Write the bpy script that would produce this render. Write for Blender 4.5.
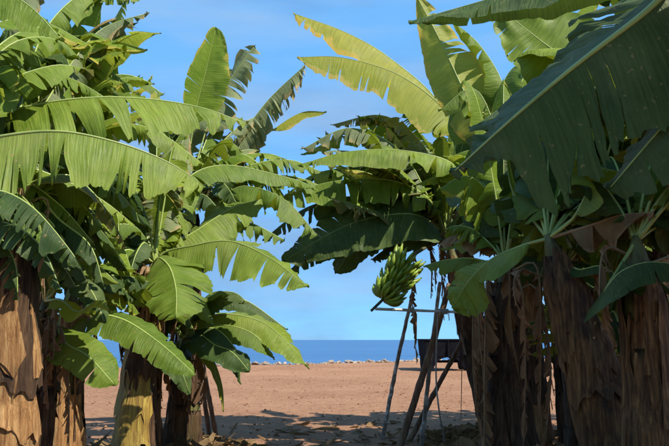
import bpy, bmesh, math, random
from mathutils import Vector, Matrix, noise
R = math.radians
for o in list(bpy.data.objects): bpy.data.objects.remove(o)
scene = bpy.context.scene
COL = scene.collection

# ------------------------------------------------------------------ camera
CAM_Z, PITCH, FPX = 1.45, math.atan(116/717), 717.0
cam = bpy.data.cameras.new('camera'); cam.sensor_width = 36; cam.lens = 36*FPX/669
cam.clip_start = 0.05; cam.clip_end = 200000
camo = bpy.data.objects.new('camera', cam); COL.objects.link(camo)
camo.location = (0, 0, CAM_Z); camo.rotation_euler = (math.pi/2+PITCH, 0, 0)
scene.camera = camo

# ------------------------------------------------------------------ light
SUN_EL, SUN_AZ = R(50), R(54)          # azimuth: turned from straight behind the camera towards the right
to_sun = Vector((math.sin(SUN_AZ)*math.cos(SUN_EL), -math.cos(SUN_AZ)*math.cos(SUN_EL), math.sin(SUN_EL)))
world = bpy.data.worlds.new('World'); scene.world = world; world.use_nodes = True
wn = world.node_tree.nodes; wl = world.node_tree.links; wn.clear()
sky = wn.new('ShaderNodeTexSky'); sky.sky_type = 'NISHITA'; sky.sun_disc = False
sky.sun_elevation = SUN_EL; sky.sun_rotation = math.pi-SUN_AZ
sky.altitude = 1500; sky.air_density = 1.0; sky.dust_density = 0.0; sky.ozone_density = 3.0
wbg = wn.new('ShaderNodeBackground'); wbg.inputs[1].default_value = 0.15
wout = wn.new('ShaderNodeOutputWorld')
wtc = wn.new('ShaderNodeTexCoord'); wmp = wn.new('ShaderNodeMapping'); wmp.inputs['Scale'].default_value = (1.2, 1.2, 3.2)
wmp.inputs['Location'].default_value = (0.9, 0.45, 0.05)
wnz = wn.new('ShaderNodeTexNoise'); wnz.inputs['Scale'].default_value = 2.3; wnz.inputs['Detail'].default_value = 7; wnz.inputs['Roughness'].default_value = 0.55
wrp = wn.new('ShaderNodeValToRGB'); wrp.color_ramp.elements[0].position = 0.40; wrp.color_ramp.elements[1].position = 0.62
wrp.color_ramp.elements[1].color = (0.7, 0.7, 0.7, 1)
wmx = wn.new('ShaderNodeMixRGB'); wmx.inputs[2].default_value = (0.92, 1.45, 2.45, 1)
whs = wn.new('ShaderNodeHueSaturation'); whs.inputs['Saturation'].default_value = 1.0
wl.new(wtc.outputs['Generated'], wmp.inputs[0]); wl.new(wmp.outputs[0], wnz.inputs[0]); wl.new(wnz.outputs[0], wrp.inputs[0])
wfl = wn.new('ShaderNodeMixRGB'); wfl.blend_type = 'MULTIPLY'; wfl.inputs[0].default_value = 1; wfl.inputs[2].default_value = (0.80, 1.0, 1.15, 1)
wl.new(sky.outputs[0], wfl.inputs[1]); wgm = wn.new('ShaderNodeGamma'); wgm.inputs[1].default_value = 0.25; wl.new(wfl.outputs[0], wgm.inputs[0]); wl.new(wgm.outputs[0], whs.inputs['Color'])
wtn = wn.new('ShaderNodeMixRGB'); wtn.blend_type = 'MULTIPLY'; wtn.inputs[0].default_value = 1; wtn.inputs[2].default_value = (0.86, 1.95, 3.2, 1)
wl.new(whs.outputs[0], wtn.inputs[1])
wl.new(wrp.outputs[0], wmx.inputs[0]); wl.new(wtn.outputs[0], wmx.inputs[1]); wm2 = wn.new('ShaderNodeMapping'); wm2.inputs['Scale'].default_value = (1.6, 1.6, 9.0); wn2 = wn.new('ShaderNodeTexNoise'); wn2.inputs['Scale'].default_value = 2.2; wn2.inputs['Detail'].default_value = 8
wr2 = wn.new('ShaderNodeValToRGB'); wr2.color_ramp.elements[0].position = 0.46; wr2.color_ramp.elements[1].position = 0.75; wr2.color_ramp.elements[1].color = (0.6, 0.6, 0.6, 1)
wx2 = wn.new('ShaderNodeMixRGB'); wx2.inputs[2].default_value = (1.75, 2.6, 3.7, 1)
wl.new(wtc.outputs['Generated'], wm2.inputs[0]); wl.new(wm2.outputs[0], wn2.inputs[0]); wl.new(wn2.outputs[0], wr2.inputs[0]); wl.new(wr2.outputs[0], wx2.inputs[0]); wl.new(wmx.outputs[0], wx2.inputs[1])
wl.new(wx2.outputs[0], wbg.inputs[0]); wl.new(wbg.outputs[0], wout.inputs[0])
sl = bpy.data.lights.new('sun', 'SUN'); sl.energy = 5.0; sl.angle = R(0.5); sl.color = (1.0, 0.93, 0.82)
so = bpy.data.objects.new('sun', sl); COL.objects.link(so); so.location = to_sun*40
so.rotation_euler = to_sun.to_track_quat('Z', 'Y').to_euler()
vs = scene.view_settings; vs.view_transform = 'Standard'; vs.look = 'None'; vs.gamma = 1; vs.use_curve_mapping = False
vs.exposure = 0.6

# ------------------------------------------------------------------ helpers
CP, SP = math.cos(PITCH), math.sin(PITCH)
def P(px, py, Y):                       # pixel of the photograph -> world point at depth Y
    x = (px-334.5)/FPX; y = (223-py)/FPX
    d = Vector((x, CP-y*SP, SP+y*CP))
    return Vector((0, 0, CAM_Z)) + d*(Y/d.y)
def G(px, py):                          # pixel -> ground point z=0
    x = (px-334.5)/FPX; y = (223-py)/FPX
    d = Vector((x, CP-y*SP, SP+y*CP))
    return Vector((0, 0, CAM_Z)) + d*(-CAM_Z/d.z)
def proj(p):
    q = p-Vector((0, 0, CAM_Z)); f = q.y*CP+q.z*SP; u = -q.y*SP+q.z*CP
    if f < 0.05: return (9999, 9999)
    return (334.5+q.x/f*FPX, 223-u/f*FPX)
def obj(name, verts, faces, mat, parent=None, loc=None, smooth=True, uvs=None):
    me = bpy.data.meshes.new(name); me.from_pydata([tuple(v) for v in verts], [], faces); me.update()
    if smooth: me.polygons.foreach_set('use_smooth', [True]*len(me.polygons))
    if uvs is not None:
        uv = me.uv_layers.new(name='UVMap')
        buf = []
        for l in me.loops: buf.extend(uvs[l.vertex_index])
        uv.data.foreach_set('uv', buf)
    me.materials.append(mat)
    o = bpy.data.objects.new(name, me); COL.objects.link(o)
    if parent: o.parent = parent
    if loc is not None: o.location = loc
    return o
def tag(o, label=None, cat=None, group=None, kind=None):
    if label: o['label'] = label
    if cat: o['category'] = cat
    if group: o['group'] = group
    if kind: o['kind'] = kind
    return o
def empty(name, loc):
    o = bpy.data.objects.new(name, None); COL.objects.link(o); o.location = loc; o.empty_display_size = 0.1
    return o
def curve(pts, n):                      # Catmull-Rom resampled evenly by length
    ps = [pts[0]*2-pts[1]]+list(pts)+[pts[-1]*2-pts[-2]]
    dense = []
    for i in range(1, len(ps)-2):
        a, b, c, d = ps[i-1], ps[i], ps[i+1], ps[i+2]
        for k in range(24):
            t = k/24
            dense.append(0.5*((2*b)+(c-a)*t+(2*a-5*b+4*c-d)*t*t+(3*b-a-3*c+d)*t**3))
    dense.append(pts[-1].copy())
    L = [0]
    for i in range(1, len(dense)): L.append(L[-1]+(dense[i]-dense[i-1]).length)
    out = []; k = 0
    for i in range(n):
        s = L[-1]*i/(n-1)
        while k < len(L)-2 and L[k+1] < s: k += 1
        h = L[k+1]-L[k]; f = 0 if h < 1e-9 else (s-L[k])/h
        out.append(dense[k].lerp(dense[k+1], min(1, f)))
    return out, L[-1]
def tangents(c):
    return [(c[min(i+1, len(c)-1)]-c[max(i-1, 0)]).normalized() for i in range(len(c))]
def tube(c, radii, sides=8, closed=True, jitter=0, rnd=None, flat=1.0):
    T = tangents(c); up = Vector((0, 0, 1)) if abs(T[0].z) < 0.9 else Vector((0, 1, 0))
    vs_, fs = [], []
    A = (up-T[0]*up.dot(T[0])).normalized()
    for i, p in enumerate(c):
        A = (A-T[i]*A.dot(T[i])).normalized(); B = T[i].cross(A)
        for k in range(sides):
            a = 2*math.pi*k/sides; r = radii[i]*(1+(rnd.uniform(-jitter, jitter) if rnd else 0))
            vs_.append(p+A*(math.cos(a)*r*flat)+B*(math.sin(a)*r))
    for i in range(len(c)-1):
        for k in range(sides):
            k2 = (k+1) % sides
            fs.append((i*sides+k, i*sides+k2, (i+1)*sides+k2, (i+1)*sides+k))
    if closed:
        fs.append(tuple(range(sides))[::-1]); fs.append(tuple(range((len(c)-1)*sides, len(c)*sides)))
    return vs_, fs

# ------------------------------------------------------------------ materials
def nt(name):
    m = bpy.data.materials.new(name); m.use_nodes = True
    n = m.node_tree.nodes; n.clear()
    return m, n, m.node_tree.links
def ramp(n, l, src, stops):
    r = n.new('ShaderNodeValToRGB'); e = r.color_ramp.elements
    while len(e) < len(stops): e.new(0.5)
    for i, (p, c) in enumerate(stops):
        e[i].position = p; e[i].color = (*c, 1) if len(c) == 3 else c
    l.new(src, r.inputs[0]); return r.outputs[0]
def math_(n, l, op, a, b=None, clamp=False):
    m = n.new('ShaderNodeMath'); m.operation = op; m.use_clamp = clamp
    for i, v in enumerate((a, b)):
        if v is None: continue
        if isinstance(v, (int, float)): m.inputs[i].default_value = v
        else: l.new(v, m.inputs[i])
    return m.outputs[0]
def mix(n, l, f, a, b, kind='MIX'):
    m = n.new('ShaderNodeMixRGB'); m.blend_type = kind
    for i, v in enumerate((f, a, b)):
        if isinstance(v, (int, float)): m.inputs[i].default_value = v
        elif isinstance(v, tuple): m.inputs[i].default_value = (*v, 1)
        else: l.new(v, m.inputs[i])
    return m.outputs[0]
def noise_tex(n, l, scale, detail=4, rough=0.55, coord='Object', scl=None, dist=0):
    tc = n.new('ShaderNodeTexCoord'); nz = n.new('ShaderNodeTexNoise')
    nz.inputs['Scale'].default_value = scale; nz.inputs['Detail'].default_value = detail; nz.inputs['Roughness'].default_value = rough
    nz.inputs['Distortion'].default_value = dist
    src = tc.outputs[coord]
    if scl:
        mp = n.new('ShaderNodeMapping'); mp.inputs['Scale'].default_value = scl; l.new(src, mp.inputs[0]); src = mp.outputs[0]
    l.new(src, nz.inputs['Vector'])
    return nz.outputs[0]

def leaf_mat(name, c1, c2, edge, edge_amt, trans_col, trans=0.3, rough=0.48, spec=0.16):
    m, n, l = nt(name)
    tc = n.new('ShaderNodeTexCoord'); sep = n.new('ShaderNodeSeparateXYZ'); l.new(tc.outputs['UV'], sep.inputs[0])
    u, v = sep.outputs[0], sep.outputs[1]
    oi = n.new('ShaderNodeObjectInfo')
    big = noise_tex(n, l, 4.0, 4)
    base = mix(n, l, ramp(n, l, big, [(0.35, (0, 0, 0)), (0.68, (1, 1, 1))]), c1, c2)
    # fine side veins running from the midrib to the margin
    cmb = n.new('ShaderNodeCombineXYZ'); l.new(math_(n, l, 'MULTIPLY', u, 150.0), cmb.inputs[0]); l.new(math_(n, l, 'MULTIPLY', v, 1.6), cmb.inputs[1])
    l.new(math_(n, l, 'MULTIPLY', oi.outputs['Random'], 37.0), cmb.inputs[2])
    vn = n.new('ShaderNodeTexNoise'); vn.inputs['Scale'].default_value = 1.0; vn.inputs['Detail'].default_value = 3; l.new(cmb.outputs[0], vn.inputs['Vector'])
    veins = vn.outputs[0]
    base = mix(n, l, ramp(n, l, veins, [(0.42, (0, 0, 0)), (0.7, (0.45, 0.45, 0.45))]), base, tuple(min(1, x*1.45+0.005) for x in c2))
    # scattered scars
    sc = noise_tex(n, l, 38, 2)
    base = mix(n, l, ramp(n, l, sc, [(0.66, (0, 0, 0)), (0.71, (0.7, 0.7, 0.7))]), base, (0.24, 0.19, 0.07))
    dust = noise_tex(n, l, 1.7, 6, 0.7)
    base = mix(n, l, ramp(n, l, dust, [(0.5, (0, 0, 0)), (0.72, (0.2, 0.2, 0.2))]), base, (0.30, 0.29, 0.15))
    # yellowed, browned margin
    em = math_(n, l, 'ADD', v, math_(n, l, 'MULTIPLY', math_(n, l, 'SUBTRACT', noise_tex(n, l, 5, 6, 0.65), 0.5), 1.15))
    em = math_(n, l, 'ADD', em, math_(n, l, 'MULTIPLY', math_(n, l, 'SUBTRACT', u, 0.7, True), 0.9))
    ym = ramp(n, l, em, [(0.98-edge_amt, (0, 0, 0)), (1.12-edge_amt*0.6, (1, 1, 1))])
    base = mix(n, l, ym, base, edge)
    bm_ = ramp(n, l, em, [(1.10-edge_amt*0.55, (0, 0, 0)), (1.16-edge_amt*0.5, (1, 1, 1))])
    base = mix(n, l, bm_, base, (0.20, 0.105, 0.045))
    hs = n.new('ShaderNodeHueSaturation')
    l.new(math_(n, l, 'ADD', math_(n, l, 'MULTIPLY', oi.outputs['Random'], 0.45), 0.78), hs.inputs['Value'])
    l.new(math_(n, l, 'ADD', math_(n, l, 'MULTIPLY', oi.outputs['Random'], -0.02), 0.508), hs.inputs['Hue'])
    l.new(base, hs.inputs['Color'])
    col = hs.outputs[0]
    b = n.new('ShaderNodeBsdfPrincipled'); l.new(col, b.inputs['Base Color']); b.inputs['Specular IOR Level'].default_value = spec
    l.new(math_(n, l, 'ADD', math_(n, l, 'MULTIPLY', big, 0.25), rough-0.12), b.inputs['Roughness'])
    tr = n.new('ShaderNodeBsdfTranslucent'); l.new(mix(n, l, 0.75, col, trans_col), tr.inputs['Color'])
    bp = n.new('ShaderNodeBump'); bp.inputs['Strength'].default_value = 0.55; bp.inputs['Distance'].default_value = 0.014
    l.new(veins, bp.inputs['Height']); l.new(bp.outputs[0], b.inputs['Normal']); l.new(bp.outputs[0], tr.inputs['Normal'])
    mx = n.new('ShaderNodeMixShader'); mx.inputs[0].default_value = trans
    l.new(b.outputs[0], mx.inputs[1]); l.new(tr.outputs[0], mx.inputs[2])
    o = n.new('ShaderNodeOutputMaterial'); l.new(mx.outputs[0], o.inputs[0])
    return m
M = {}
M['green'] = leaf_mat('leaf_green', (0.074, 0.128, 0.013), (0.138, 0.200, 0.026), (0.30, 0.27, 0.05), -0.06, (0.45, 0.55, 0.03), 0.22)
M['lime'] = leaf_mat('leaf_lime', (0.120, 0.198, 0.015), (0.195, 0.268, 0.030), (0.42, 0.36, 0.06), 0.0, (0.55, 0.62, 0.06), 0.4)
M['deep'] = leaf_mat('leaf_green_shaded', (0.028, 0.055, 0.014), (0.054, 0.090, 0.022), (0.30, 0.27, 0.08), -0.06, (0.22, 0.38, 0.05), 0.12, 0.5, 0.15)  # darker copy of the green blade, shade put into its colour
M['yellow'] = leaf_mat('leaf_yellowing', (0.205, 0.250, 0.028), (0.310, 0.325, 0.045), (0.50, 0.40, 0.11), 0.05, (0.72, 0.66, 0.08), 0.42)
M['scorched'] = leaf_mat('leaf_scorched', (0.205, 0.240, 0.028), (0.310, 0.315, 0.045), (0.52, 0.36, 0.06), 0.17, (0.72, 0.66, 0.08), 0.42)
M['worn'] = leaf_mat('leaf_worn', (0.125, 0.165, 0.070), (0.19, 0.22, 0.10), (0.33, 0.24, 0.10), 0.16, (0.36, 0.38, 0.10), 0.25, 0.5)
M['dry'] = leaf_mat('leaf_dry', (0.150, 0.085, 0.040), (0.300, 0.185, 0.090), (0.36, 0.24, 0.13), 0.2, (0.40, 0.22, 0.08), 0.15, 0.75, 0.15)

def simple_mat(name, stops, scale, scl=None, rough=0.7, bump=0.5, dist=0.01, spec=0.3, detail=6, nscale=None, stain=0.0, tip=None):
    m, n, l = nt(name)
    nz = noise_tex(n, l, scale, detail, 0.6, 'Object', scl)
    oi = n.new('ShaderNodeObjectInfo'); hs = n.new('ShaderNodeHueSaturation')
    l.new(math_(n, l, 'ADD', math_(n, l, 'MULTIPLY', oi.outputs['Random'], 0.4), 0.8), hs.inputs['Value'])
    colr = ramp(n, l, nz, stops)
    if stain:
        st_ = noise_tex(n, l, 3.2, 6, 0.65, 'Object', (1, 1, 0.6), 0.6)
        colr = mix(n, l, ramp(n, l, st_, [(0.50, (0, 0, 0)), (0.66, (stain, stain, stain))]), colr, (0.022, 0.013, 0.008))
        gr_ = noise_tex(n, l, 1.9, 4, 0.6, 'Object', (2, 2, 0.5))
        colr = mix(n, l, ramp(n, l, gr_, [(0.58, (0, 0, 0)), (0.70, (stain*0.6,)*3)]), colr, (0.13, 0.14, 0.045))
    if tip:
        tcg = n.new('ShaderNodeTexCoord'); sg = n.new('ShaderNodeSeparateXYZ'); l.new(tcg.outputs['Generated'], sg.inputs[0])
        colr = mix(n, l, ramp(n, l, sg.outputs[2], [(0.86, (0, 0, 0)), (0.95, (1, 1, 1))]), colr, tip)
    l.new(colr, hs.inputs['Color'])
    b = n.new('ShaderNodeBsdfPrincipled'); l.new(hs.outputs[0], b.inputs['Base Color']); b.inputs['Roughness'].default_value = rough
    b.inputs['Specular IOR Level'].default_value = spec
    bp = n.new('ShaderNodeBump'); bp.inputs['Strength'].default_value = bump; bp.inputs['Distance'].default_value = dist
    nz2 = noise_tex(n, l, (nscale or scale*2.5), 8, 0.65, 'Object', scl); l.new(nz2, bp.inputs['Height']); l.new(bp.outputs[0], b.inputs['Normal'])
    o = n.new('ShaderNodeOutputMaterial'); l.new(b.outputs[0], o.inputs[0]); return m
M['midrib'] = simple_mat('midrib_green', [(0.3, (0.22, 0.30, 0.07)), (0.7, (0.36, 0.42, 0.12))], 6, (1, 1, 1), 0.4, 0.2, 0.004, 0.45)
M['midrib_dry'] = simple_mat('midrib_dry', [(0.3, (0.16, 0.10, 0.05)), (0.7, (0.34, 0.24, 0.13))], 8, None, 0.8, 0.4, 0.006)
M['stem'] = simple_mat('pseudostem_green', [(0.25, (0.035, 0.022, 0.012)), (0.42, (0.10, 0.085, 0.03)), (0.58, (0.16, 0.16, 0.05)), (0.75, (0.20, 0.11, 0.05))], 3.0, (5, 5, 0.7), 0.55, 0.6, 0.02, stain=0.75)
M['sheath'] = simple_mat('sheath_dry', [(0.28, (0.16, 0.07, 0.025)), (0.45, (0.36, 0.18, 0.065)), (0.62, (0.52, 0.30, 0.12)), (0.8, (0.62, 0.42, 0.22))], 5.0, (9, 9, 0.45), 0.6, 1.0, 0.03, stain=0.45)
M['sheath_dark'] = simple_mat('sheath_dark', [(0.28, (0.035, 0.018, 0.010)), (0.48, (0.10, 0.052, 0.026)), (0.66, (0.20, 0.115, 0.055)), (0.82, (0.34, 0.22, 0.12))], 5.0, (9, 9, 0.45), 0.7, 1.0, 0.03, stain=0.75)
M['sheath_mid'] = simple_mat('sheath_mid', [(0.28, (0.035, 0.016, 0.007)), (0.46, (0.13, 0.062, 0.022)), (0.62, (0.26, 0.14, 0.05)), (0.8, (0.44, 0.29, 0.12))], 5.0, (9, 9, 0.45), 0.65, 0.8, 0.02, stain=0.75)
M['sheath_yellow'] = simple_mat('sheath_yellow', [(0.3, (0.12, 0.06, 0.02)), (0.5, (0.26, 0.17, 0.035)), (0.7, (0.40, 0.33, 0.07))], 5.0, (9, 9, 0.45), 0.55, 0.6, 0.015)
M['pole'] = simple_mat('pole_wood', [(0.3, (0.08, 0.042, 0.024)), (0.5, (0.18, 0.105, 0.06)), (0.72, (0.32, 0.22, 0.14))], 3.0, (9, 9, 1), 0.85, 0.7, 0.01)
M['pole_grey'] = simple_mat('pole_weathered', [(0.3, (0.14, 0.11, 0.085)), (0.52, (0.32, 0.26, 0.21)), (0.6, (0.66, 0.61, 0.54))], 4.0, (3, 3, 2), 0.85, 0.5, 0.01)
M['pole_pale'] = simple_mat('pole_pale', [(0.3, (0.60, 0.57, 0.52)), (0.5, (0.78, 0.76, 0.72)), (0.7, (0.84, 0.83, 0.80))], 7.0, None, 0.7, 0.4, 0.006)  # pale wood, whitened further to stand in for sunlight on the bar
M['rope'] = simple_mat('rope_fibre', [(0.3, (0.30, 0.27, 0.22)), (0.7, (0.58, 0.54, 0.46))], 60, None, 0.9, 0.6, 0.004)
M['fruit'] = simple_mat('fruit_green', [(0.3, (0.11, 0.19, 0.012)), (0.6, (0.22, 0.31, 0.022)), (0.8, (0.33, 0.38, 0.04))], 9, (1, 1, 1), 0.42, 0.15, 0.004, 0.5, tip=(0.03, 0.025, 0.012))
M['fruit_tip'] = simple_mat('fruit_stalk', [(0.3, (0.05, 0.05, 0.02)), (0.7, (0.14, 0.13, 0.05))], 12, None, 0.7, 0.4, 0.006)
M['stone'] = simple_mat('stone_pale', [(0.3, (0.17, 0.125, 0.09)), (0.5, (0.32, 0.26, 0.20)), (0.75, (0.45, 0.385, 0.31))], 5, None, 0.9, 0.6, 0.03)
M['clod'] = simple_mat('clod_soil', [(0.3, (0.26, 0.13, 0.072)), (0.7, (0.40, 0.22, 0.125))], 4, None, 0.95, 0.6, 0.02, 0.1)
M['steel'] = simple_mat('trailer_paint', [(0.3, (0.006, 0.006, 0.008)), (0.7, (0.013, 0.013, 0.016))], 5, None, 0.9, 0.2, 0.004, 0.03)
M['rubber'] = simple_mat('tyre_rubber', [(0.3, (0.012, 0.012, 0.012)), (0.7, (0.03, 0.028, 0.026))], 12, None, 0.9, 0.3, 0.004, 0.2)
M['rim'] = simple_mat('rim_steel', [(0.3, (0.06, 0.055, 0.05)), (0.7, (0.16, 0.15, 0.14))], 9, None, 0.6, 0.2, 0.004, 0.4)

# ground
def ground_mat():
    m, n, l = nt('soil')
    a = noise_tex(n, l, 0.22, 5, 0.6); b_ = noise_tex(n, l, 5.0, 8, 0.7); c_ = noise_tex(n, l, 1.6, 6, 0.6, 'Object', (0.5, 1.6, 1))
    col = ramp(n, l, b_, [(0.30, (0.190, 0.093, 0.049)), (0.5, (0.325, 0.170, 0.094)), (0.70, (0.440, 0.248, 0.143))])
    col = mix(n, l, ramp(n, l, a, [(0.40, (0, 0, 0)), (0.62, (0.7, 0.7, 0.7))]), col, (0.43, 0.240, 0.140))
    col = mix(n, l, ramp(n, l, c_, [(0.5, (0, 0, 0)), (0.75, (0.45, 0.45, 0.45))]), col, (0.24, 0.125, 0.08))
    p = n.new('ShaderNodeBsdfPrincipled'); l.new(col, p.inputs['Base Color']); p.inputs['Roughness'].default_value = 0.95; p.inputs['Specular IOR Level'].default_value = 0.1
    bp = n.new('ShaderNodeBump'); bp.inputs['Strength'].default_value = 1.0; bp.inputs['Distance'].default_value = 0.09
    hgt = math_(n, l, 'ADD', b_, math_(n, l, 'MULTIPLY', noise_tex(n, l, 22, 4, 0.6), 0.4)); l.new(hgt, bp.inputs['Height']); l.new(bp.outputs[0], p.inputs['Normal'])
    o = n.new('ShaderNodeOutputMaterial'); l.new(p.outputs[0], o.inputs[0]); return m
M['soil'] = ground_mat()
def sea_mat():
    m, n, l = nt('sea_water')
    p = n.new('ShaderNodeBsdfPrincipled'); p.inputs['Roughness'].default_value = 0.35; p.inputs['Specular IOR Level'].default_value = 0.25
    a = noise_tex(n, l, 0.0022, 6, 0.6, 'Object', (0.25, 1, 1))
    l.new(ramp(n, l, a, [(0.35, (0.030, 0.100, 0.225)), (0.65, (0.046, 0.132, 0.285))]), p.inputs['Base Color'])
    bp = n.new('ShaderNodeBump'); bp.inputs['Strength'].default_value = 0.8; bp.inputs['Distance'].default_value = 1.5
    l.new(noise_tex(n, l, 0.08, 6, 0.7), bp.inputs['Height']); l.new(bp.outputs[0], p.inputs['Normal'])
    o = n.new('ShaderNodeOutputMaterial'); l.new(p.outputs[0], o.inputs[0]); return m
M['sea'] = sea_mat()

# ------------------------------------------------------------------ setting: ground, sea
def edge_y(x): return 44 + x*0.62 + 0.5*math.sin(x*0.45)+0.35*math.sin(x*1.3+1)
def gz(x, y):
    z = 0.05*noise.noise(Vector((x*0.35, y*0.35, 3)))+0.025*noise.noise(Vector((x*1.3, y*1.3, 7)))
    return z
verts, faces = [], []
xs = [-60+i*0.5 for i in range(0, 241)]
rows = [-12+0.5*j for j in range(112)]
NX = len(xs); NY = len(rows)
for j in range(NY):
    for x in xs:
        ey = max(6, edge_y(max(-38, min(60, x)))); f = j/(NY-1)
        y = -12+(ey+12)*f
        verts.append((x, y, gz(x, y)))
for k, (dy, dz) in enumerate(((1.0, -0.4), (6, -5), (40, -60), (70, -124))):
    for x in xs:
        ey = max(6, edge_y(max(-38, min(60, x)))); verts.append((x*(1+k*0.1), ey+dy, dz))
for j in range(NY+3):
    for i in range(NX-1):
        a = j*NX+i; faces.append((a, a+1, a+NX+1, a+NX))
tag(obj('ground', verts, faces, M['soil']), kind='structure')
SZ = -120
sv = [(-90000, -200, SZ), (90000, -200, SZ), (90000, 90000, SZ), (-90000, 90000, SZ)]
tag(obj('sea', sv, [(0, 1, 2, 3)], M['sea'], smooth=False), kind='structure')

# clods on the bare field
rnd = random.Random(5)
verts, faces = [], []
ico = [(0, 0, 1), (0.9, 0, 0.1), (0.1, 0.95, 0.2), (-0.9, 0.1, 0), (-0.1, -0.9, 0.15), (0, 0, -0.6)]
icf = [(0, 1, 2), (0, 2, 3), (0, 3, 4), (0, 4, 1), (5, 2, 1), (5, 3, 2), (5, 4, 3), (5, 1, 4)]
for i in range(4500):
    y = 7+38*rnd.random()**1.4; x = rnd.uniform(-0.36, 0.40)*y
    if y > edge_y(x)-0.3: continue
    s = 0.006+0.034*rnd.random()**3; r = rnd.uniform(0, 6.28); k = len(verts)
    for vx, vy, vz in ico:
        q = rnd.uniform(0.75, 1.25)
        verts.append((x+s*q*(vx*math.cos(r)-vy*math.sin(r)), y+s*q*(vx*math.sin(r)+vy*math.cos(r)), gz(x, y)+s*0.4+s*0.7*vz*q))
    faces += [tuple(k+a for a in f) for f in icf]
tag(obj('soil_clods', verts, faces, M['clod'], smooth=False), 'small reddish soil clods scattered over the bare field', 'soil', kind='stuff')

# ------------------------------------------------------------------ leaf builder
def leaf(parent, pts, W=0.32, t0=0.14, nf=-25, ng=0.35, ff=-5, fg=0.35, tear=0.35, mat='green', seed=0, sweep=0.35,
         roll=0, n=64, m=7, name='leaf', r0=0.016, wj=1.0, up=None, hole=0.0, label=None, wmul=None):
    rd = random.Random(seed)
    c, L = curve(pts, n); T = tangents(c)
    uph = up or Vector((0, 0, 1))
    base = c[0].copy()
    camp = Vector((0, 0, CAM_Z))
    mid = c[n//2]; N0 = (uph-T[n//2]*uph.dot(T[n//2])).normalized(); S0 = T[n//2].cross(N0)
    near = 1 if S0.dot(camp-mid) > 0 else -1
    verts, faces, uvs = [], [], []
    i0 = int(t0*(n-1))
    frames = []
    Np = None
    for i in range(n):
        N = uph-T[i]*uph.dot(T[i])
        if N.length < 0.12: N = Np.copy() if Np else Vector((0, -1, 0.2))-T[i]*Vector((0, -1, 0.2)).dot(T[i])
        N.normalize()
        if Np is not None: N = (N*0.5+Np*0.5); N = (N-T[i]*N.dot(T[i])).normalized()
        Np = N; 
        Nr = Matrix.Rotation(R(roll), 3, T[i]) @ N
        frames.append((T[i], Nr, T[i].cross(Nr)))
    def wprof(t):
        a = min(1, (t/0.16))**0.6 if t < 0.16 else 1.0
        b = 1.0 if t < 0.4 else max(0.0, 1-((t-0.4)/0.6)**2.1)**0.72
        if wmul:
            for (ta, wa), (tb, wb) in zip(wmul, wmul[1:]):
                if ta <= t <= tb: b *= wa+(wb-wa)*(t-ta)/(tb-ta)
        return W*a*b*(0.93+0.07*math.sin(t*9+seed))
    for side in (1, -1):
        f0, g0 = (nf, ng) if side == near else (ff, fg)
        # strips between tears
        i = i0
        while i < n-1:
            ln = max(1, int(rd.expovariate(1.0)*(2+(1-tear)*16))) if tear > 0 else n
            ln = max(ln, 1 if tear > 0.6 else 2)
            j = min(n-1, i+ln)
            if n-1-j < 2: j = n-1
            st = rd.uniform(0.0, 0.5)*(1-min(1, tear*1.5)) if rd.random() < 0.55+tear*0.5 else rd.uniform(0.5, 0.75)
            df = rd.gauss(0, 16)*tear*wj; dg = rd.gauss(0, 0.28)*tear*wj+0.12*tear; ds = rd.gauss(0, 0.20)*tear*wj
            tw = rd.gauss(0, 38)*tear*wj; cut = 1.0
            if rd.random() < hole: cut = rd.uniform(0.25, 0.75)
            taper = rd.uniform(0.05, 1.0)*min(0.85, 0.12+tear*1.2); half = L/(n-1)*(j-i)*0.5
            cols = []
            for q in range(i, j+1):
                t = (q-i0)/(n-1-i0); w = wprof(t)*cut*(1+rd.uniform(-0.03, 0.03))
                Tq, Nq, Sq = frames[q]
                loc = ((q-i)/(j-i)-0.5) if j > i else 0
                p = c[q].copy(); col = []
                for s_i in range(m):
                    s = s_i/(m-1)
                    k = max(0.0, (s-st)/(1-st+1e-6))
                    if s_i > 0:
                        fa = R(f0+df*k+tw*k*loc*2*1.0)
                        sw = sweep*(0.4+0.9*t)+ds*k
                        d = Sq*side*math.cos(fa)+Nq*math.sin(fa)+Tq*sw
                        d = d.normalized()+Vector((0, 0, -1))*((g0+dg*k)*s*1.6)
                        d.normalize()
                        p = p+d*(w/(m-1))*1.0
                    pp = p-Tq*(loc*2*taper*k*min(half, 0.12))
                    nzv = Vector((q*0.17+seed*3.7, s*1.9*side, seed*1.3))
                    pp = pp+Nq*(s*W*(0.16*noise.noise(nzv)+0.06*noise.noise(nzv*3.1)))
                    col.append(len(verts)); verts.append(pp-base); uvs.append((q/(n-1), s))
                cols.append(col)
            for a in range(len(cols)-1):
                for s_i in range(m-1):
                    A, B = cols[a], cols[a+1]
                    fc = (A[s_i], B[s_i], B[s_i+1], A[s_i+1])
                    faces.append(fc if side == -1 else fc[::-1])
            i = j
    lo = obj(name, verts, faces, M[mat], parent, base-parent.location, True, uvs)
    if label: lo['label'] = label
    rr = [max(0.0025, r0*(1-0.86*(i/(n-1))**0.8)) for i in range(n)]
    cc = [c[i]-frames[i][1]*rr[i]*0.35-base for i in range(0, n, 2)]; rr2 = rr[::2]
    v, f = tube(cc, rr2, 6)
    obj('midrib', v, f, M['midrib_dry' if mat == 'dry' else 'midrib'], lo)
    return lo

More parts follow.
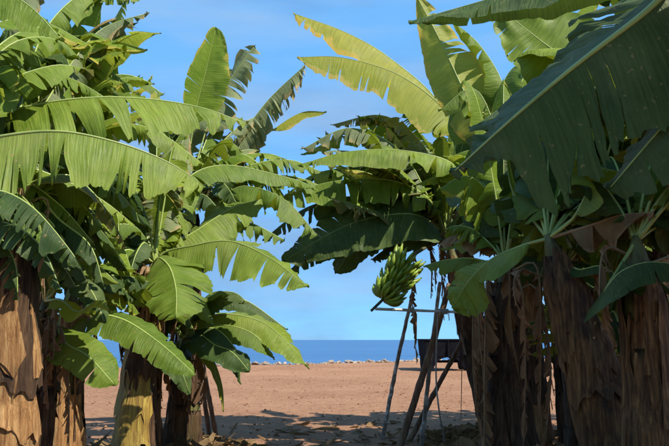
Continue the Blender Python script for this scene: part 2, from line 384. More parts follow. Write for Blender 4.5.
# ------------------------------------------------------------------ plant builder
def stem_curve(base, crown, bend=0.06, seed=0):
    rd = random.Random(seed); mid = (base+crown)/2+Vector((rd.uniform(-1, 1), rd.uniform(-1, 1), 0))*bend
    return [base, mid, crown]
def plant(base, crown, r=0.15, label='', seed=0, sheaths=9, sheath_mat='sheath', dryleaves=4, name='banana_plant', skirts=None, dl=(0.7, 1.2), sm=None, alt=None):
    rd = random.Random(seed*7+1)
    root = empty(name, base); tag(root, label, 'banana plant', 'banana plants of the grove')
    pts = stem_curve(base-Vector((0, 0, 0.06)), crown+Vector((0, 0, 0.03)), 0.05, seed); n = 22
    c, L = curve(pts, n); T = tangents(c)
    rr = [r*(1.12-0.42*(i/(n-1)))*(1+0.05*math.sin(i*1.7+seed))*(1 if i < n-4 else (0.86, 0.68, 0.46, 0.2)[i-n+4]) for i in range(n)]
    SD = 14
    v, f = tube([p-base for p in c], rr, SD, True, 0.03, rd)
    obj('pseudostem', v, f, M[sm or 'stem'], root)
    # dry sheaths wrapped round the stem, the higher ones outside the lower ones
    for k in range(sheaths):
        t1 = min(0.97, 0.16+0.84*(k+rd.uniform(0.2, 0.9))/sheaths); h = rd.uniform(0.5, 1.1)*min(1, L/2.2)
        t2 = max(0.0, t1-h/L*1.1)
        a0 = rd.uniform(0, 6.28) if k % 2 else rd.uniform(-2.6, -0.5)
        span = rd.uniform(2.6, 4.6); nu, nv = 24, 10; vv, ff_ = [], []
        skew = rd.uniform(0.2, 0.8); off = rd.uniform(0.008, 0.028); flare = rd.uniform(-0.01, 0.05); jag = [noise.noise(Vector((u_*0.33, k*5.1, seed)))*0.8+rd.uniform(-0.1, 0.1) for u_ in range(nu)]; jag2 = [noise.noise(Vector((u_*0.3, k*3.7+9, seed)))*0.8+rd.uniform(-0.12, 0.08) for u_ in range(nu)]
        for jv in range(nv):
            for iu in range(nu):
                fu = iu/(nu-1); fv = jv/(nv-1)
                tt = t2+(t1-t2)*fv
                if jv == nv-1: tt += jag2[iu]*(t1-t2)*0.22
                if jv == 0: tt += jag[iu]*(t1-t2)*0.28
                if jv == nv-1: tt -= abs(fu-skew)*(t1-t2)*0.45
                x = max(0, min(n-1.001, tt*(n-1))); i = int(x); p = c[i].lerp(c[i+1], x-i); rad = rr[i]+(rr[i+1]-rr[i])*(x-i)
                a = a0+span*(fu-0.5)*(1-0.25*fv)
                e = off+flare*(1-fv)**2+0.008*math.sin(fu*17+k)+0.004*rd.uniform(-1, 1)+0.02*(abs(fu-0.5)*2)**4*rd.random()
                vv.append(p-base+Vector((math.cos(a), math.sin(a), 0))*(rad+e))
        for jv in range(nv-1):
            for iu in range(nu-1):
                q = jv*nu+iu; ff_.append((q, q+1, q+nu+1, q+nu))
        mm = sheath_mat if rd.random() < 0.75 else (alt or ('sheath_dark' if sheath_mat != 'sheath_dark' else 'sheath'))
        obj('dry_sheath', vv, ff_, M[mm], root)
    # frayed fibres hanging off the sheaths
    for k in range(sheaths//2):
        t = rd.uniform(0.25, 0.9); i = int(t*(n-1)); a = rd.uniform(-3.0, -0.1); d = Vector((math.cos(a), math.sin(a), 0))
        p = c[i]+d*(rr[i]+0.012); ln = rd.uniform(0.15, 0.42)
        q = [p, p+d*rd.uniform(0.02, 0.06)+Vector((0, 0, -ln*0.5)), p+d*rd.uniform(0.0, 0.12)+Vector((rd.uniform(-.05, .05), 0, -ln))]
        cc, _ = curve(q, 8); v, f = tube([x-base for x in cc], [0.012, 0.013, 0.012, 0.010, 0.009, 0.007, 0.005, 0.002], 5, True, 0, None, 0.25)
        obj('sheath_strip', v, f, M[sheath_mat], root)
    for k in range(dryleaves):
        a = (skirts[k % len(skirts)] if skirts else rd.uniform(-3.3, 0.2))+rd.uniform(-0.25, 0.25)
        d = Vector((math.cos(a), math.sin(a), 0)); ln = rd.uniform(*dl)
        s = c[-1]+Vector((0, 0, -rd.uniform(0.02, 0.35)))
        q = [s+d*(r*0.4), s+d*(r+rd.uniform(0.06, 0.2))+Vector((0, 0, 0.03)), s+d*(r+rd.uniform(0.08, 0.22))+Vector((0, 0, -ln*0.45)), s+d*(r+rd.uniform(0.0, 0.15))+Vector((rd.uniform(-.08, .08), 0, -ln))]
        leaf(root, q, rd.uniform(0.09, 0.19), 0.12, rd.uniform(-80, -45), 0.9, rd.uniform(-80, -45), 0.9, 0.9, 'dry', seed*31+k, rd.uniform(0.5, 1.6), 0, 44, 6, 'dry_leaf', 0.012, up=d, hole=0.3, wj=1.3)
    return root
def H(root, pts, **k): return leaf(root, [P(*p) for p in pts], **k)
def petiole(root, crown, pts, **k): return leaf(root, [crown]+[P(*p) for p in pts], **k)

def allowed(q, W, zone):
    for p in q:
        x, y = proj(p)
        if p.y < 0.5 or x < -60 or x > 730 or y < -60: continue
        sx = W*0.8*FPX/max(0.5, p.y)
        if zone == 'L':
            lim = 120 if y < 40 else 150 if y < 110 else 185 if y < 300 else 175
            if x+sx*0.6 > lim: return False
        elif zone == 'R':
            lim = 470 if y < 120 else 400 if y < 250 else 490
            if x-sx*0.6 < lim: return False
    return True
def rand_leaves(root, crown, cnt, zone, seed, ymin=0, mats=('green', 'lime', 'deep'), Lr=(1.3, 1.9), az=(0, 6.283), elev=(-5, 70), W=(0.24, 0.33), tear=(0.25, 0.8)):
    rd = random.Random(seed); made = 0
    for k in range(cnt*8):
        if made >= cnt: break
        a = rd.uniform(*az); e = R(rd.uniform(*elev)); ln = rd.uniform(*Lr); w = rd.uniform(*W)
        d = Vector((math.cos(a), math.sin(a), 0)); z = Vector((0, 0, 1)); p = crown.copy(); q = [p.copy()]
        curl = R(rd.uniform(55, 105))
        for s in range(5):
            ee = e-curl*(s/5.0)**1.3; p = p+(d*math.cos(ee)+z*math.sin(ee))*(ln/5); q.append(p.copy())
        if zone and not allowed(q, w, zone): continue
        if ymin and any(x.y < ymin for x in q): continue
        leaf(root, q, w, 0.16, rd.uniform(-40, 5), rd.uniform(0.2, 0.7), rd.uniform(-40, 5), rd.uniform(0.2, 0.7), rd.uniform(*tear), rd.choice(mats), seed*101+k, 0.35, rd.uniform(-25, 25), 44, 5)
        made += 1
def V(x, y, z=0): return Vector((x, y, z))
def fill(root, crown, cnt, xr, yr, Yr, seed, mats=('green', 'green', 'deep', 'lime'), W=(0.20, 0.30), tear=(0.35, 0.85), arch=(0.15, 0.5), Lmax=2.3, keep=None, Lmin=0.7):
    rd = random.Random(seed); made = 0
    for k in range(cnt*12):
        if made >= cnt: break
        tip = P(rd.uniform(*xr), rd.uniform(*yr), rd.uniform(*Yr)); d = tip-crown; h = d.length
        if h < Lmin or h > Lmax: continue
        up = rd.uniform(*arch)*h
        q = [crown, crown+d*0.2+V(0, 0, up*0.6), crown+d*0.5+V(0, 0, up), crown+d*0.8+V(0, 0, up*0.65), tip]
        if keep and not all(keep(*proj(x)) for x in q[2:]): continue
        leaf(root, q, rd.uniform(*W), 0.16, rd.uniform(-55, -5), rd.uniform(0.2, 0.7), rd.uniform(-40, 5), rd.uniform(0.2, 0.7), rd.uniform(*tear), rd.choice(mats), seed*101+k, rd.uniform(0.1, 0.45), rd.uniform(-20, 20), 48, 6)
        made += 1

# ================================================================== left row
# plant off the frame whose two great arching leaves fill the upper left
cA = V(-2.75, 4.55, 2.55)
A = plant(V(-2.85, 4.6), cA, 0.15, 'banana plant bearing the two broadest sunlit arching leaves, beyond the orange-sheathed stem', 11, 6, dryleaves=2)
petiole(A, cA, [(-60, 152, 4.5), (0, 136, 4.4), (60, 131, 4.4), (120, 143, 4.5), (170, 163, 4.6), (206, 187, 4.7)], W=0.45, t0=0.10, nf=-62, ng=0.55, ff=8, fg=0.1, tear=0.55, mat='green', seed=13, sweep=0.12, n=110, m=10, r0=0.020, wj=0.5)
petiole(A, cA, [(-40, 128, 5.2), (20, 108, 5.1), (80, 98, 5.1), (140, 98, 5.2), (200, 107, 5.3), (248, 124, 5.4)], W=0.44, t0=0.10, nf=-58, ng=0.45, ff=10, fg=0.1, tear=0.72, mat='green', seed=8, sweep=0.6, n=110, m=10, r0=0.020, wj=0.8)
petiole(A, cA, [(-70, 40, 4.8), (-35, 0, 4.7), (0, -8, 4.6), (30, 6, 4.6), (62, 40, 4.6)], W=0.36, t0=0.15, nf=-72, ng=0.6, ff=5, fg=0.1, tear=0.55, mat='green', seed=5, n=80, m=8, wj=0.6)
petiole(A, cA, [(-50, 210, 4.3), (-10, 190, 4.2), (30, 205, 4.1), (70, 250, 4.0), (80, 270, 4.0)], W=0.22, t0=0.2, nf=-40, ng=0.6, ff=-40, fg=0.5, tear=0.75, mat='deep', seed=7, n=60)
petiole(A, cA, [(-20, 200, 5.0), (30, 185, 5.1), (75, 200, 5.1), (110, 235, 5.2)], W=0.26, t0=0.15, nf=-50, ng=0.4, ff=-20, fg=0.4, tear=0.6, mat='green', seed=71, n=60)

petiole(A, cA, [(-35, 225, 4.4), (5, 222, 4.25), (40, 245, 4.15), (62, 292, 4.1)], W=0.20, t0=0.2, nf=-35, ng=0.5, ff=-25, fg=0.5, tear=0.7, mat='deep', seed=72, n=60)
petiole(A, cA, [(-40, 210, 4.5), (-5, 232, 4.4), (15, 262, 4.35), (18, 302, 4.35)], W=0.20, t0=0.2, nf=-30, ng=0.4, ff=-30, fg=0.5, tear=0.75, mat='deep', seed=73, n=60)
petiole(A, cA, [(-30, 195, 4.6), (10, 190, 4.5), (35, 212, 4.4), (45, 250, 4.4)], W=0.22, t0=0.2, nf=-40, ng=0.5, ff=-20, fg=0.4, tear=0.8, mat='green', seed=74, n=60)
# stem with orange dry sheaths at the edge of the frame
cB = P(10, 200, 4.7)
B = plant(V(-2.05, 4.75), cB, 0.165, 'banana plant whose thick stem is wrapped in sunlit orange dry sheaths', 12, 14, dryleaves=5, skirts=[-1.6, -0.6, -2.4], dl=(0.5, 0.8))
petiole(B, cB, [(20, 150, 5.2), (60, 80, 5.8), (100, 30, 6.2), (150, 12, 6.4)], W=0.24, t0=0.2, nf=-45, ng=0.6, ff=-35, fg=0.5, tear=0.85, mat='worn', seed=21, n=70)
petiole(B, cB, [(25, 130, 5.6), (60, 60, 6.0), (100, 40, 6.1), (148, 50, 6.1)], W=0.24, t0=0.3, nf=-50, ng=0.3, ff=-10, fg=0.3, tear=0.25, mat='lime', seed=22, n=70)
petiole(B, cB, [(20, 170, 4.9), (55, 215, 4.7), (90, 245, 4.6), (105, 290, 4.6)], W=0.16, t0=0.25, nf=-50, ng=0.6, ff=-50, fg=0.6, tear=0.7, mat='deep', seed=23, n=50)
petiole(B, cB, [(20, 110, 5.5), (45, 30, 6.0), (90, -10, 6.4), (140, 0, 6.6)], W=0.28, t0=0.25, nf=-70, ng=0.9, ff=-60, fg=0.9, tear=0.95, mat='green', seed=24, n=70)
petiole(B, cB, [(0, 130, 5.2), (5, 40, 5.6), (40, -30, 6.0), (90, -45, 6.2)], W=0.28, t0=0.3, nf=-70, ng=0.9, ff=-60, fg=0.9, tear=0.95, mat='worn', seed=25, n=60)
petiole(B, cB, [(30, 215, 5.0), (60, 225, 5.1), (85, 260, 5.1)], W=0.2, t0=0.25, nf=-30, ng=0.6, ff=-30, fg=0.6, tear=0.8, mat='green', seed=26, n=44)

# second stem
cC = P(72, 285, 6.0)
C = plant(G(76, 446)*0+V(-2.2, 6.1), cC, 0.13, 'short banana plant with a shaded stem and two broad low leaves hanging over it', 13, 10, dryleaves=3, skirts=[-1.7, -0.4], dl=(0.4, 0.7))
petiole(C, cC, [(72, 318, 6.0), (95, 314, 5.9), (125, 320, 5.8), (160, 343, 5.7), (196, 375, 5.6)], W=0.24, t0=0.10, nf=-42, ng=0.55, ff=10, fg=0.1, tear=0.10, mat='green', seed=31, sweep=0.2, n=70, m=8, wj=0.6)
petiole(C, cC, [(58, 325, 5.7), (66, 343, 5.5), (88, 356, 5.4), (116, 386, 5.3)], W=0.205, t0=0.35, nf=-15, ng=0.1, ff=-5, fg=0.0, tear=0.04, mat='green', seed=32, sweep=0.2, n=60, m=8, wj=0.5, up=V(0.25, -0.75, 0.75))
petiole(C, cC, [(62, 250, 6.2), (66, 215, 6.3)], W=0.10, t0=0.2, nf=40, ng=0, ff=40, fg=0, tear=0.1, mat='lime', seed=33, n=36, m=5)
petiole(C, cC, [(90, 240, 6.4), (110, 205, 6.4), (118, 220, 6.2), (118, 250, 6.1)], W=0.20, t0=0.45, nf=-50, ng=0.5, ff=-50, fg=0.5, tear=0.9, mat='lime', seed=34, n=50, m=6)
petiole(C, cC, [(60, 270, 5.8), (90, 262, 5.7), (120, 285, 5.7)], W=0.18, t0=0.25, nf=-40, ng=0.4, ff=-30, fg=0.4, tear=0.5, mat='lime', seed=35, n=44)
petiole(C, cC, [(40, 270, 5.8), (10, 270, 5.7), (-15, 300, 5.7)], W=0.20, t0=0.25, nf=-40, ng=0.4, ff=-30, fg=0.4, tear=0.6, mat='green', seed=36, n=44)

# third stem, crown of pale petioles in the middle of the left mass
cD = P(154, 262, 7.4)
D = plant(V(-2.02, 7.45), cD, 0.165, 'banana plant with pale crown petioles and a long sunlit leaf pointing over the path', 14, 10, 'sheath_dark', dryleaves=6, skirts=[-1.6, -1.0, -2.2, -0.3], dl=(0.5, 1.0), alt='sheath_yellow')
petiole(D, cD, [(165, 252, 7.4), (190, 246, 7.3), (230, 241, 7.2), (270, 258, 7.1), (309, 288, 7.0)], W=0.40, t0=0.10, nf=-58, ng=0.5, ff=10, fg=0.1, tear=0.40, mat='green', seed=41, sweep=0.05, n=90, m=9, wj=0.5)
petiole(D, cD, [(160, 258, 7.2), (170, 268, 6.9), (176, 290, 6.6), (176, 318, 6.4)], W=0.42, t0=0.15, nf=-18, ng=0.15, ff=-18, fg=0.15, tear=0.3, mat='green', seed=42, sweep=0.3, n=70, m=8, wj=0.5, up=V(0.1, -0.8, 0.6))
petiole(D, cD, [(165, 250, 7.8), (200, 228, 8.0), (232, 208, 8.2), (262, 199, 8.4)], W=0.42, t0=0.12, nf=-55, ng=0.5, ff=10, fg=0.1, tear=0.6, mat='green', seed=43, sweep=0.2, n=80, m=8)
petiole(D, cD, [(160, 225, 7.4), (166, 190, 7.4), (172, 150, 7.5), (190, 120, 7.6)], W=0.22, t0=0.45, nf=-20, ng=0.2, ff=-20, fg=0.2, tear=0.5, mat='lime', seed=44, n=60)
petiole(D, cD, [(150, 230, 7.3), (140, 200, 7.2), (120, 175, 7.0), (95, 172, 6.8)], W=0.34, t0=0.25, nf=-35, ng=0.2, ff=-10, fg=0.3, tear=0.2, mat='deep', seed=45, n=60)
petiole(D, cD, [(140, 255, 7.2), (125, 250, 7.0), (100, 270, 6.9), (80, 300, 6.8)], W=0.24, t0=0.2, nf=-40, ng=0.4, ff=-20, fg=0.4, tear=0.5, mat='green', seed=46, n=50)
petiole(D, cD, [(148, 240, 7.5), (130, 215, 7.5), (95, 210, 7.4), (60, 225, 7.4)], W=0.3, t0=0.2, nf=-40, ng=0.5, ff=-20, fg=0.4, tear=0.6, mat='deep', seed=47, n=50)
petiole(D, cD, [(160, 225, 7.6), (185, 180, 7.8), (225, 165, 8.0), (290, 178, 8.2), (320, 190, 8.3)], W=0.26, t0=0.2, nf=-50, ng=0.5, ff=-10, fg=0.4, tear=0.85, mat='green', seed=48, n=80, sweep=0.5)

cD2 = P(150, 318, 7.9)
D2 = plant(V(-2.0, 7.95), cD2, 0.12, 'half-grown banana plant squeezed between the pale-crowned plant and the low young plant', 141, 8, 'sheath_dark', dryleaves=9, skirts=[-1.6, -0.9, -2.3, -0.2, -2.9], dl=(0.6, 1.2))
fill(D2, cD2, 8, (90, 215), (280, 350), (7.5, 8.3), 142, ('deep', 'green', 'deep'), (0.15, 0.22), (0.2, 0.7), (0.1, 0.5), Lmax=1.3, Lmin=0.35)
cB2 = P(45, 300, 5.6)
B2 = plant(V(-2.33, 5.6), cB2, 0.11, 'half-grown banana plant in the dark gap beside the orange-sheathed stem', 143, 7, 'sheath_dark', dryleaves=6, skirts=[-1.6, -0.9, -2.3, -0.2], dl=(0.4, 0.9))
fill(B2, cB2, 7, (15, 110), (240, 335), (5.2, 6.0), 144, ('deep', 'green', 'lime'), (0.10, 0.17), (0.2, 0.7), (0.2, 0.6), Lmax=1.1, Lmin=0.3)
petiole(B2, cB2, [(55, 290, 5.4), (60, 262, 5.3), (72, 235, 5.3)], W=0.09, t0=0.25, nf=50, ng=0, ff=50, fg=0, tear=0.05, mat='lime', seed=145, n=36, m=5)
petiole(B2, cB2, [(62, 300, 5.3), (78, 312, 5.2), (98, 300, 5.1), (112, 312, 5.1)], W=0.12, t0=0.2, nf=-30, ng=0.3, ff=0, fg=0.2, tear=0.2, mat='lime', seed=146, n=36, m=5)
# low young plant beside the path
cE = P(182, 338, 8.2)
E = plant(V(-1.84, 8.3), cE, 0.10, 'low young banana plant with dark drooping leaves beside two leaning poles', 15, 6, 'sheath_dark', dryleaves=5, skirts=[-1.2, -0.5, -2.0], dl=(0.5, 0.9))
petiole(E, cE, [(195, 322, 8.1), (225, 314, 8.0), (262, 322, 7.9), (290, 345, 7.8), (310, 370, 7.8)], W=0.26, t0=0.12, nf=-40, ng=0.5, ff=15, fg=0.2, tear=0.30, mat='green', seed=51, sweep=0.2, n=70, m=8, wj=0.7)
petiole(E, cE, [(192, 318, 8.5), (212, 298, 8.6), (245, 300, 8.6), (288, 330, 8.6)], W=0.22, t0=0.15, nf=-45, ng=0.4, ff=-20, fg=0.3, tear=0.4, mat='deep', seed=52, n=60, m=7)
petiole(E, cE, [(195, 330, 8.0), (218, 330, 7.8), (238, 355, 7.7), (240, 385, 7.7)], W=0.26, t0=0.15, nf=-20, ng=0.3, ff=-20, fg=0.3, tear=0.15, mat='deep', seed=53, n=60, m=7)
petiole(E, cE, [(195, 345, 8.1), (212, 358, 8.0), (222, 385, 8.0), (224, 412, 8.0)], W=0.15, t0=0.2, nf=-20, ng=0.2, ff=-20, fg=0.2, tear=0.1, mat='lime', seed=54, n=44, m=6)
petiole(E, cE, [(170, 325, 8.0), (150, 320, 7.9), (130, 345, 7.8)], W=0.2, t0=0.2, nf=-30, ng=0.3, ff=-20, fg=0.3, tear=0.3, mat='green', seed=55, n=44, m=6)
for k, (x, y, s) in enumerate(((186, 306, 56), (178, 308, 57))):
    petiole(E, cE, [((182+x)/2, 324, 8.2), (x, y, 8.2)], W=0.05, t0=0.4, nf=60, ng=0, ff=60, fg=0, tear=0, mat='lime', seed=s, n=24, m=4, r0=0.028)

# tall plant behind, leaves against the sky
cF = P(190, 190, 9.6)
F = plant(V(-1.9, 9.7), cF, 0.15, 'tall banana plant behind, its upright and tattered leaves standing against the sky', 16, 8, 'sheath_dark', dryleaves=3)
petiole(F, cF, [(190, 150, 9.6), (197, 105, 9.5), (206, 70, 9.4), (216, 27, 9.3)], W=0.36, t0=0.42, nf=-8, ng=0.05, ff=70, fg=0.0, tear=0.03, mat='lime', seed=61, sweep=0.3, n=60, m=8, wj=0.3, up=V(-0.2, -1, 0.1), roll=10)
petiole(F, cF, [(200, 150, 9.8), (215, 105, 9.9), (235, 72, 9.9), (256, 44, 9.9)], W=0.36, t0=0.38, nf=-10, ng=0.35, ff=-10, fg=0.35, tear=0.75, mat='worn', seed=62, sweep=0.2, n=70, m=7, up=V(-0.2, -0.9, 0.4))
petiole(F, cF, [(205, 165, 10.0), (240, 135, 10.2), (270, 98, 10.3), (306, 64, 10.3)], W=0.42, t0=0.32, nf=-70, ng=1.3, ff=-65, fg=1.2, tear=0.95, mat='worn', seed=63, sweep=0.2, n=80, m=7, hole=0.15)
petiole(F, cF, [(215, 185, 9.6), (250, 165, 9.6), (290, 160, 9.7), (322, 172, 9.8)], W=0.26, t0=0.2, nf=-45, ng=0.6, ff=-30, fg=0.5, tear=0.85, mat='green', seed=64, sweep=0.5, n=70, m=6)
petiole(F, cF, [(170, 160, 9.4), (150, 120, 9.3), (140, 95, 9.2), (152, 75, 9.2)], W=0.22, t0=0.3, nf=-30, ng=0.4, ff=-30, fg=0.4, tear=0.7, mat='yellow', seed=65, n=50)
petiole(F, cF, [(170, 180, 9.4), (130, 150, 9.3), (90, 130, 9.2), (40, 140, 9.2)], W=0.28, t0=0.2, nf=-40, ng=0.5, ff=-20, fg=0.5, tear=0.7, mat='green', seed=66, n=50)
petiole(F, cF, [(185, 200, 9.2), (205, 195, 8.9), (230, 225, 8.8)], W=0.26, t0=0.2, nf=-40, ng=0.5, ff=-20, fg=0.5, tear=0.8, mat='deep', seed=67, n=44)
petiole(F, cF, [(225, 170, 10.4), (262, 138, 10.6), (300, 113, 10.7), (327, 112, 10.7)], W=0.17, t0=0.68, nf=-60, ng=0.5, ff=0, fg=0.1, tear=0.2, mat='yellow', seed=68, n=50)
petiole(F, cF, [(215, 198, 9.2), (245, 186, 9.1), (285, 200, 9.0), (318, 236, 9.0)], W=0.40, t0=0.2, nf=-52, ng=0.5, ff=0, fg=0.2, tear=0.75, mat='green', seed=69, sweep=0.3, n=80, m=8)
petiole(F, cF, [(220, 190, 9.8), (255, 176, 9.8), (300, 178, 9.9), (340, 196, 10.0)], W=0.34, t0=0.2, nf=-52, ng=0.5, ff=0, fg=0.2, tear=0.8, mat='green', seed=691, sweep=0.5, n=80, m=8)
petiole(D, cD, [(165, 250, 7.9), (200, 232, 8.1), (245, 222, 8.3), (285, 240, 8.4)], W=0.34, t0=0.15, nf=-52, ng=0.5, ff=0, fg=0.2, tear=0.6, mat='green', seed=692, sweep=0.2, n=80, m=8)
# filler plants behind
cG = V(-3.5, 8.6, 2.9)
Gp = plant(V(-3.6, 8.6), cG, 0.15, 'banana plant at the back of the left row, mostly hidden by broad arching leaves', 17, 6, 'sheath_dark', dryleaves=3)
rand_leaves(Gp, cG, 13, 'L', 170, 5.6, ('green', 'deep', 'green', 'worn'))
cH = V(-3.0, 6.6, 2.75)
Hp = plant(V(-3.1, 6.7), cH, 0.15, 'banana plant between the orange-sheathed stem and the back of the left row', 18, 6, 'sheath_dark', dryleaves=4)
rand_leaves(Hp, cH, 12, 'L', 180, 5.0, ('green', 'green', 'deep', 'lime'))

fill(Gp, cG, 9, (20, 150), (60, 260), (7.0, 8.8), 171, ('green', 'deep', 'green', 'worn'))
fill(Hp, cH, 10, (0, 140), (10, 250), (5.6, 7.2), 181)
fill(B, cB, 7, (10, 130), (200, 300), (5.0, 6.0), 182, ('green', 'deep', 'lime', 'worn'), (0.12, 0.2), Lmax=1.6)
fill(D, cD, 8, (60, 190), (150, 300), (7.2, 8.2), 184, ('green', 'deep', 'deep', 'lime'), (0.16, 0.28))
fill(F, cF, 8, (120, 250), (100, 230), (8.6, 10.2), 185, ('green', 'worn', 'deep'), (0.18, 0.28), (0.6, 0.95))
fill(F, cF, 4, (230, 315), (150, 225), (9.4, 10.2), 186, ('green', 'lime'), (0.18, 0.24), (0.8, 0.95))
fill(D, cD, 7, (60, 150), (250, 340), (6.6, 7.6), 187, ('deep', 'green', 'deep'), (0.14, 0.24), Lmax=1.5)
fill(C, cC, 6, (0, 150), (230, 320), (5.8, 6.6), 188, ('deep', 'green', 'lime'), (0.12, 0.2), Lmax=1.4)
fill(Hp, cH, 6, (0, 120), (150, 300), (5.8, 6.8), 189, ('deep', 'green'), (0.2, 0.28))
petiole(Hp, cH, [(45, 165, 6.6), (95, 128, 6.8), (150, 128, 6.9), (205, 165, 7.0)], W=0.30, t0=0.15, nf=-45, ng=0.5, ff=0, fg=0.2, tear=0.85, mat='green', seed=741, sweep=0.5, n=80, m=7)
petiole(Hp, cH, [(40, 140, 6.8), (90, 85, 7.0), (130, 75, 7.1), (165, 95, 7.2)], W=0.28, t0=0.15, nf=-45, ng=0.5, ff=0, fg=0.2, tear=0.85, mat='green', seed=742, sweep=0.5, n=80, m=7)
petiole(F, cF, [(185, 165, 9.3), (165, 128, 9.2), (145, 112, 9.1), (115, 118, 9.0)], W=0.28, t0=0.2, nf=-45, ng=0.5, ff=-20, fg=0.3, tear=0.8, mat='green', seed=743, n=60, m=6)
petiole(F, cF, [(190, 165, 9.8), (190, 130, 9.9), (215, 112, 10.0), (250, 122, 10.1)], W=0.30, t0=0.2, nf=-45, ng=0.5, ff=-20, fg=0.3, tear=0.8, mat='worn', seed=744, n=60, m=6)
petiole(F, cF, [(180, 165, 9.8), (172, 120, 9.9), (158, 95, 10.0), (150, 85, 10.0)], W=0.24, t0=0.3, nf=-25, ng=0.3, ff=-20, fg=0.3, tear=0.7, mat='yellow', seed=745, n=60, m=6)
fill(C, cC, 8, (85, 165), (270, 340), (6.1, 6.8), 751, ('deep', 'green', 'deep'), (0.14, 0.22), (0.2, 0.8), (0.05, 0.4), Lmax=1.3, Lmin=0.4)
fill(D, cD, 9, (95, 200), (280, 345), (7.4, 8.0), 752, ('deep', 'deep', 'green'), (0.16, 0.24), (0.2, 0.8), (0.05, 0.4), Lmax=1.3, Lmin=0.4)
petiole(E, cE, [(200, 335, 7.8), (215, 345, 7.5), (232, 352, 7.3), (250, 372, 7.2)], W=0.26, t0=0.15, nf=-15, ng=0.2, ff=-15, fg=0.2, tear=0.1, mat='deep', seed=761, n=50, m=7, up=V(0.3, -0.7, 0.7))
petiole(E, cE, [(195, 330, 8.0), (225, 325, 7.9), (255, 335, 7.8), (275, 360, 7.8)], W=0.24, t0=0.15, nf=-40, ng=0.4, ff=10, fg=0.1, tear=0.2, mat='green', seed=762, n=50, m=7)
petiole(E, cE, [(180, 345, 7.8), (176, 358, 7.5), (182, 372, 7.3), (190, 395, 7.3)], W=0.20, t0=0.15, nf=-15, ng=0.2, ff=-15, fg=0.2, tear=0.2, mat='deep', seed=763, n=50, m=7, up=V(0.3, -0.7, 0.7))
fill(E, cE, 7, (125, 225), (300, 365), (8.3, 8.9), 753, ('deep', 'green', 'deep'), (0.13, 0.2), (0.1, 0.6), (0.05, 0.5), Lmax=1.2, Lmin=0.35)
fill(Hp, cH, 9, (-10, 130), (-15, 75), (5.8, 7.4), 771, ('green', 'deep', 'worn', 'green'), (0.26, 0.34), (0.5, 0.9), (0.0, 0.2))
fill(Gp, cG, 8, (0, 120), (10, 110), (7.6, 9.2), 772, ('green', 'deep'), (0.28, 0.36), (0.4, 0.8), (0.0, 0.2))
fill(A, cA, 6, (0, 90), (20, 80), (4.9, 5.8), 773, ('green', 'green', 'lime'), (0.22, 0.3), (0.7, 0.95), (0.15, 0.35))
# crowded torn leaves between and above the two great blades
petiole(A, cA, [(-30, 95, 5.6), (20, 72, 5.7), (70, 78, 5.8), (125, 110, 5.9)], W=0.30, t0=0.12, nf=-45, ng=0.45, ff=8, fg=0.1, tear=0.8, mat='green', seed=701, sweep=0.7, n=80, m=8, wj=0.8)
petiole(A, cA, [(-40, 70, 5.9), (20, 40, 6.1), (80, 50, 6.2), (140, 95, 6.3)], W=0.30, t0=0.12, nf=-45, ng=0.5, ff=8, fg=0.1, tear=0.85, mat='green', seed=702, sweep=0.7, n=80, m=8)
petiole(A, cA, [(-40, 45, 5.2), (0, 22, 5.4), (40, 20, 5.6), (95, 48, 5.8)], W=0.30, t0=0.12, nf=-40, ng=0.4, ff=8, fg=0.1, tear=0.7, mat='lime', seed=703, sweep=0.6, n=80, m=8)
petiole(A, cA, [(-20, 175, 5.3), (40, 160, 5.5), (90, 178, 5.7), (135, 218, 5.8)], W=0.28, t0=0.12, nf=-45, ng=0.5, ff=8, fg=0.1, tear=0.75, mat='green', seed=704, sweep=0.5, n=70, m=7)
petiole(A, cA, [(-20, 190, 4.9), (20, 180, 4.8), (60, 205, 4.8), (95, 245, 4.8)], W=0.22, t0=0.15, nf=-45, ng=0.5, ff=-25, fg=0.4, tear=0.85, mat='green', seed=705, sweep=0.6, n=70, m=7)
fill(Hp, cH, 9, (50, 165), (20, 115), (5.8, 6.8), 711, ('green', 'worn', 'green', 'lime'), (0.2, 0.28), (0.6, 0.95), (0.2, 0.4))
fill(A, cA, 7, (30, 150), (195, 270), (5.1, 6.2), 712, ('green', 'deep', 'green'), (0.18, 0.26), (0.6, 0.95), (0.1, 0.3))
fill(B, cB, 6, (0, 100), (215, 290), (4.6, 5.4), 713, ('deep', 'green', 'deep'), (0.12, 0.18), (0.7, 0.95), (0.05, 0.3), Lmax=1.3)
fill(D, cD, 8, (110, 215), (120, 240), (7.6, 8.6), 714, ('green', 'deep', 'worn'), (0.18, 0.26), (0.6, 0.95), (0.1, 0.35))
fill(F, cF, 8, (150, 290), (110, 235), (9.0, 10.4), 715, ('green', 'deep', 'worn', 'green'), (0.18, 0.26), (0.75, 0.98), (0.1, 0.35))
fill(E, cE, 6, (130, 250), (290, 370), (7.7, 8.8), 716, ('green', 'deep', 'deep'), (0.13, 0.2), (0.1, 0.5), (0.1, 0.35), Lmax=1.2)
cI = V(-5.2, 11.5, 2.9)
Ip = plant(V(-5.3, 11.5), cI, 0.15, 'banana plant far back behind the left row', 19, 5, 'sheath_dark', dryleaves=3)
rand_leaves(Ip, cI, 14, 'L', 190, 8.0, ('green', 'deep'))

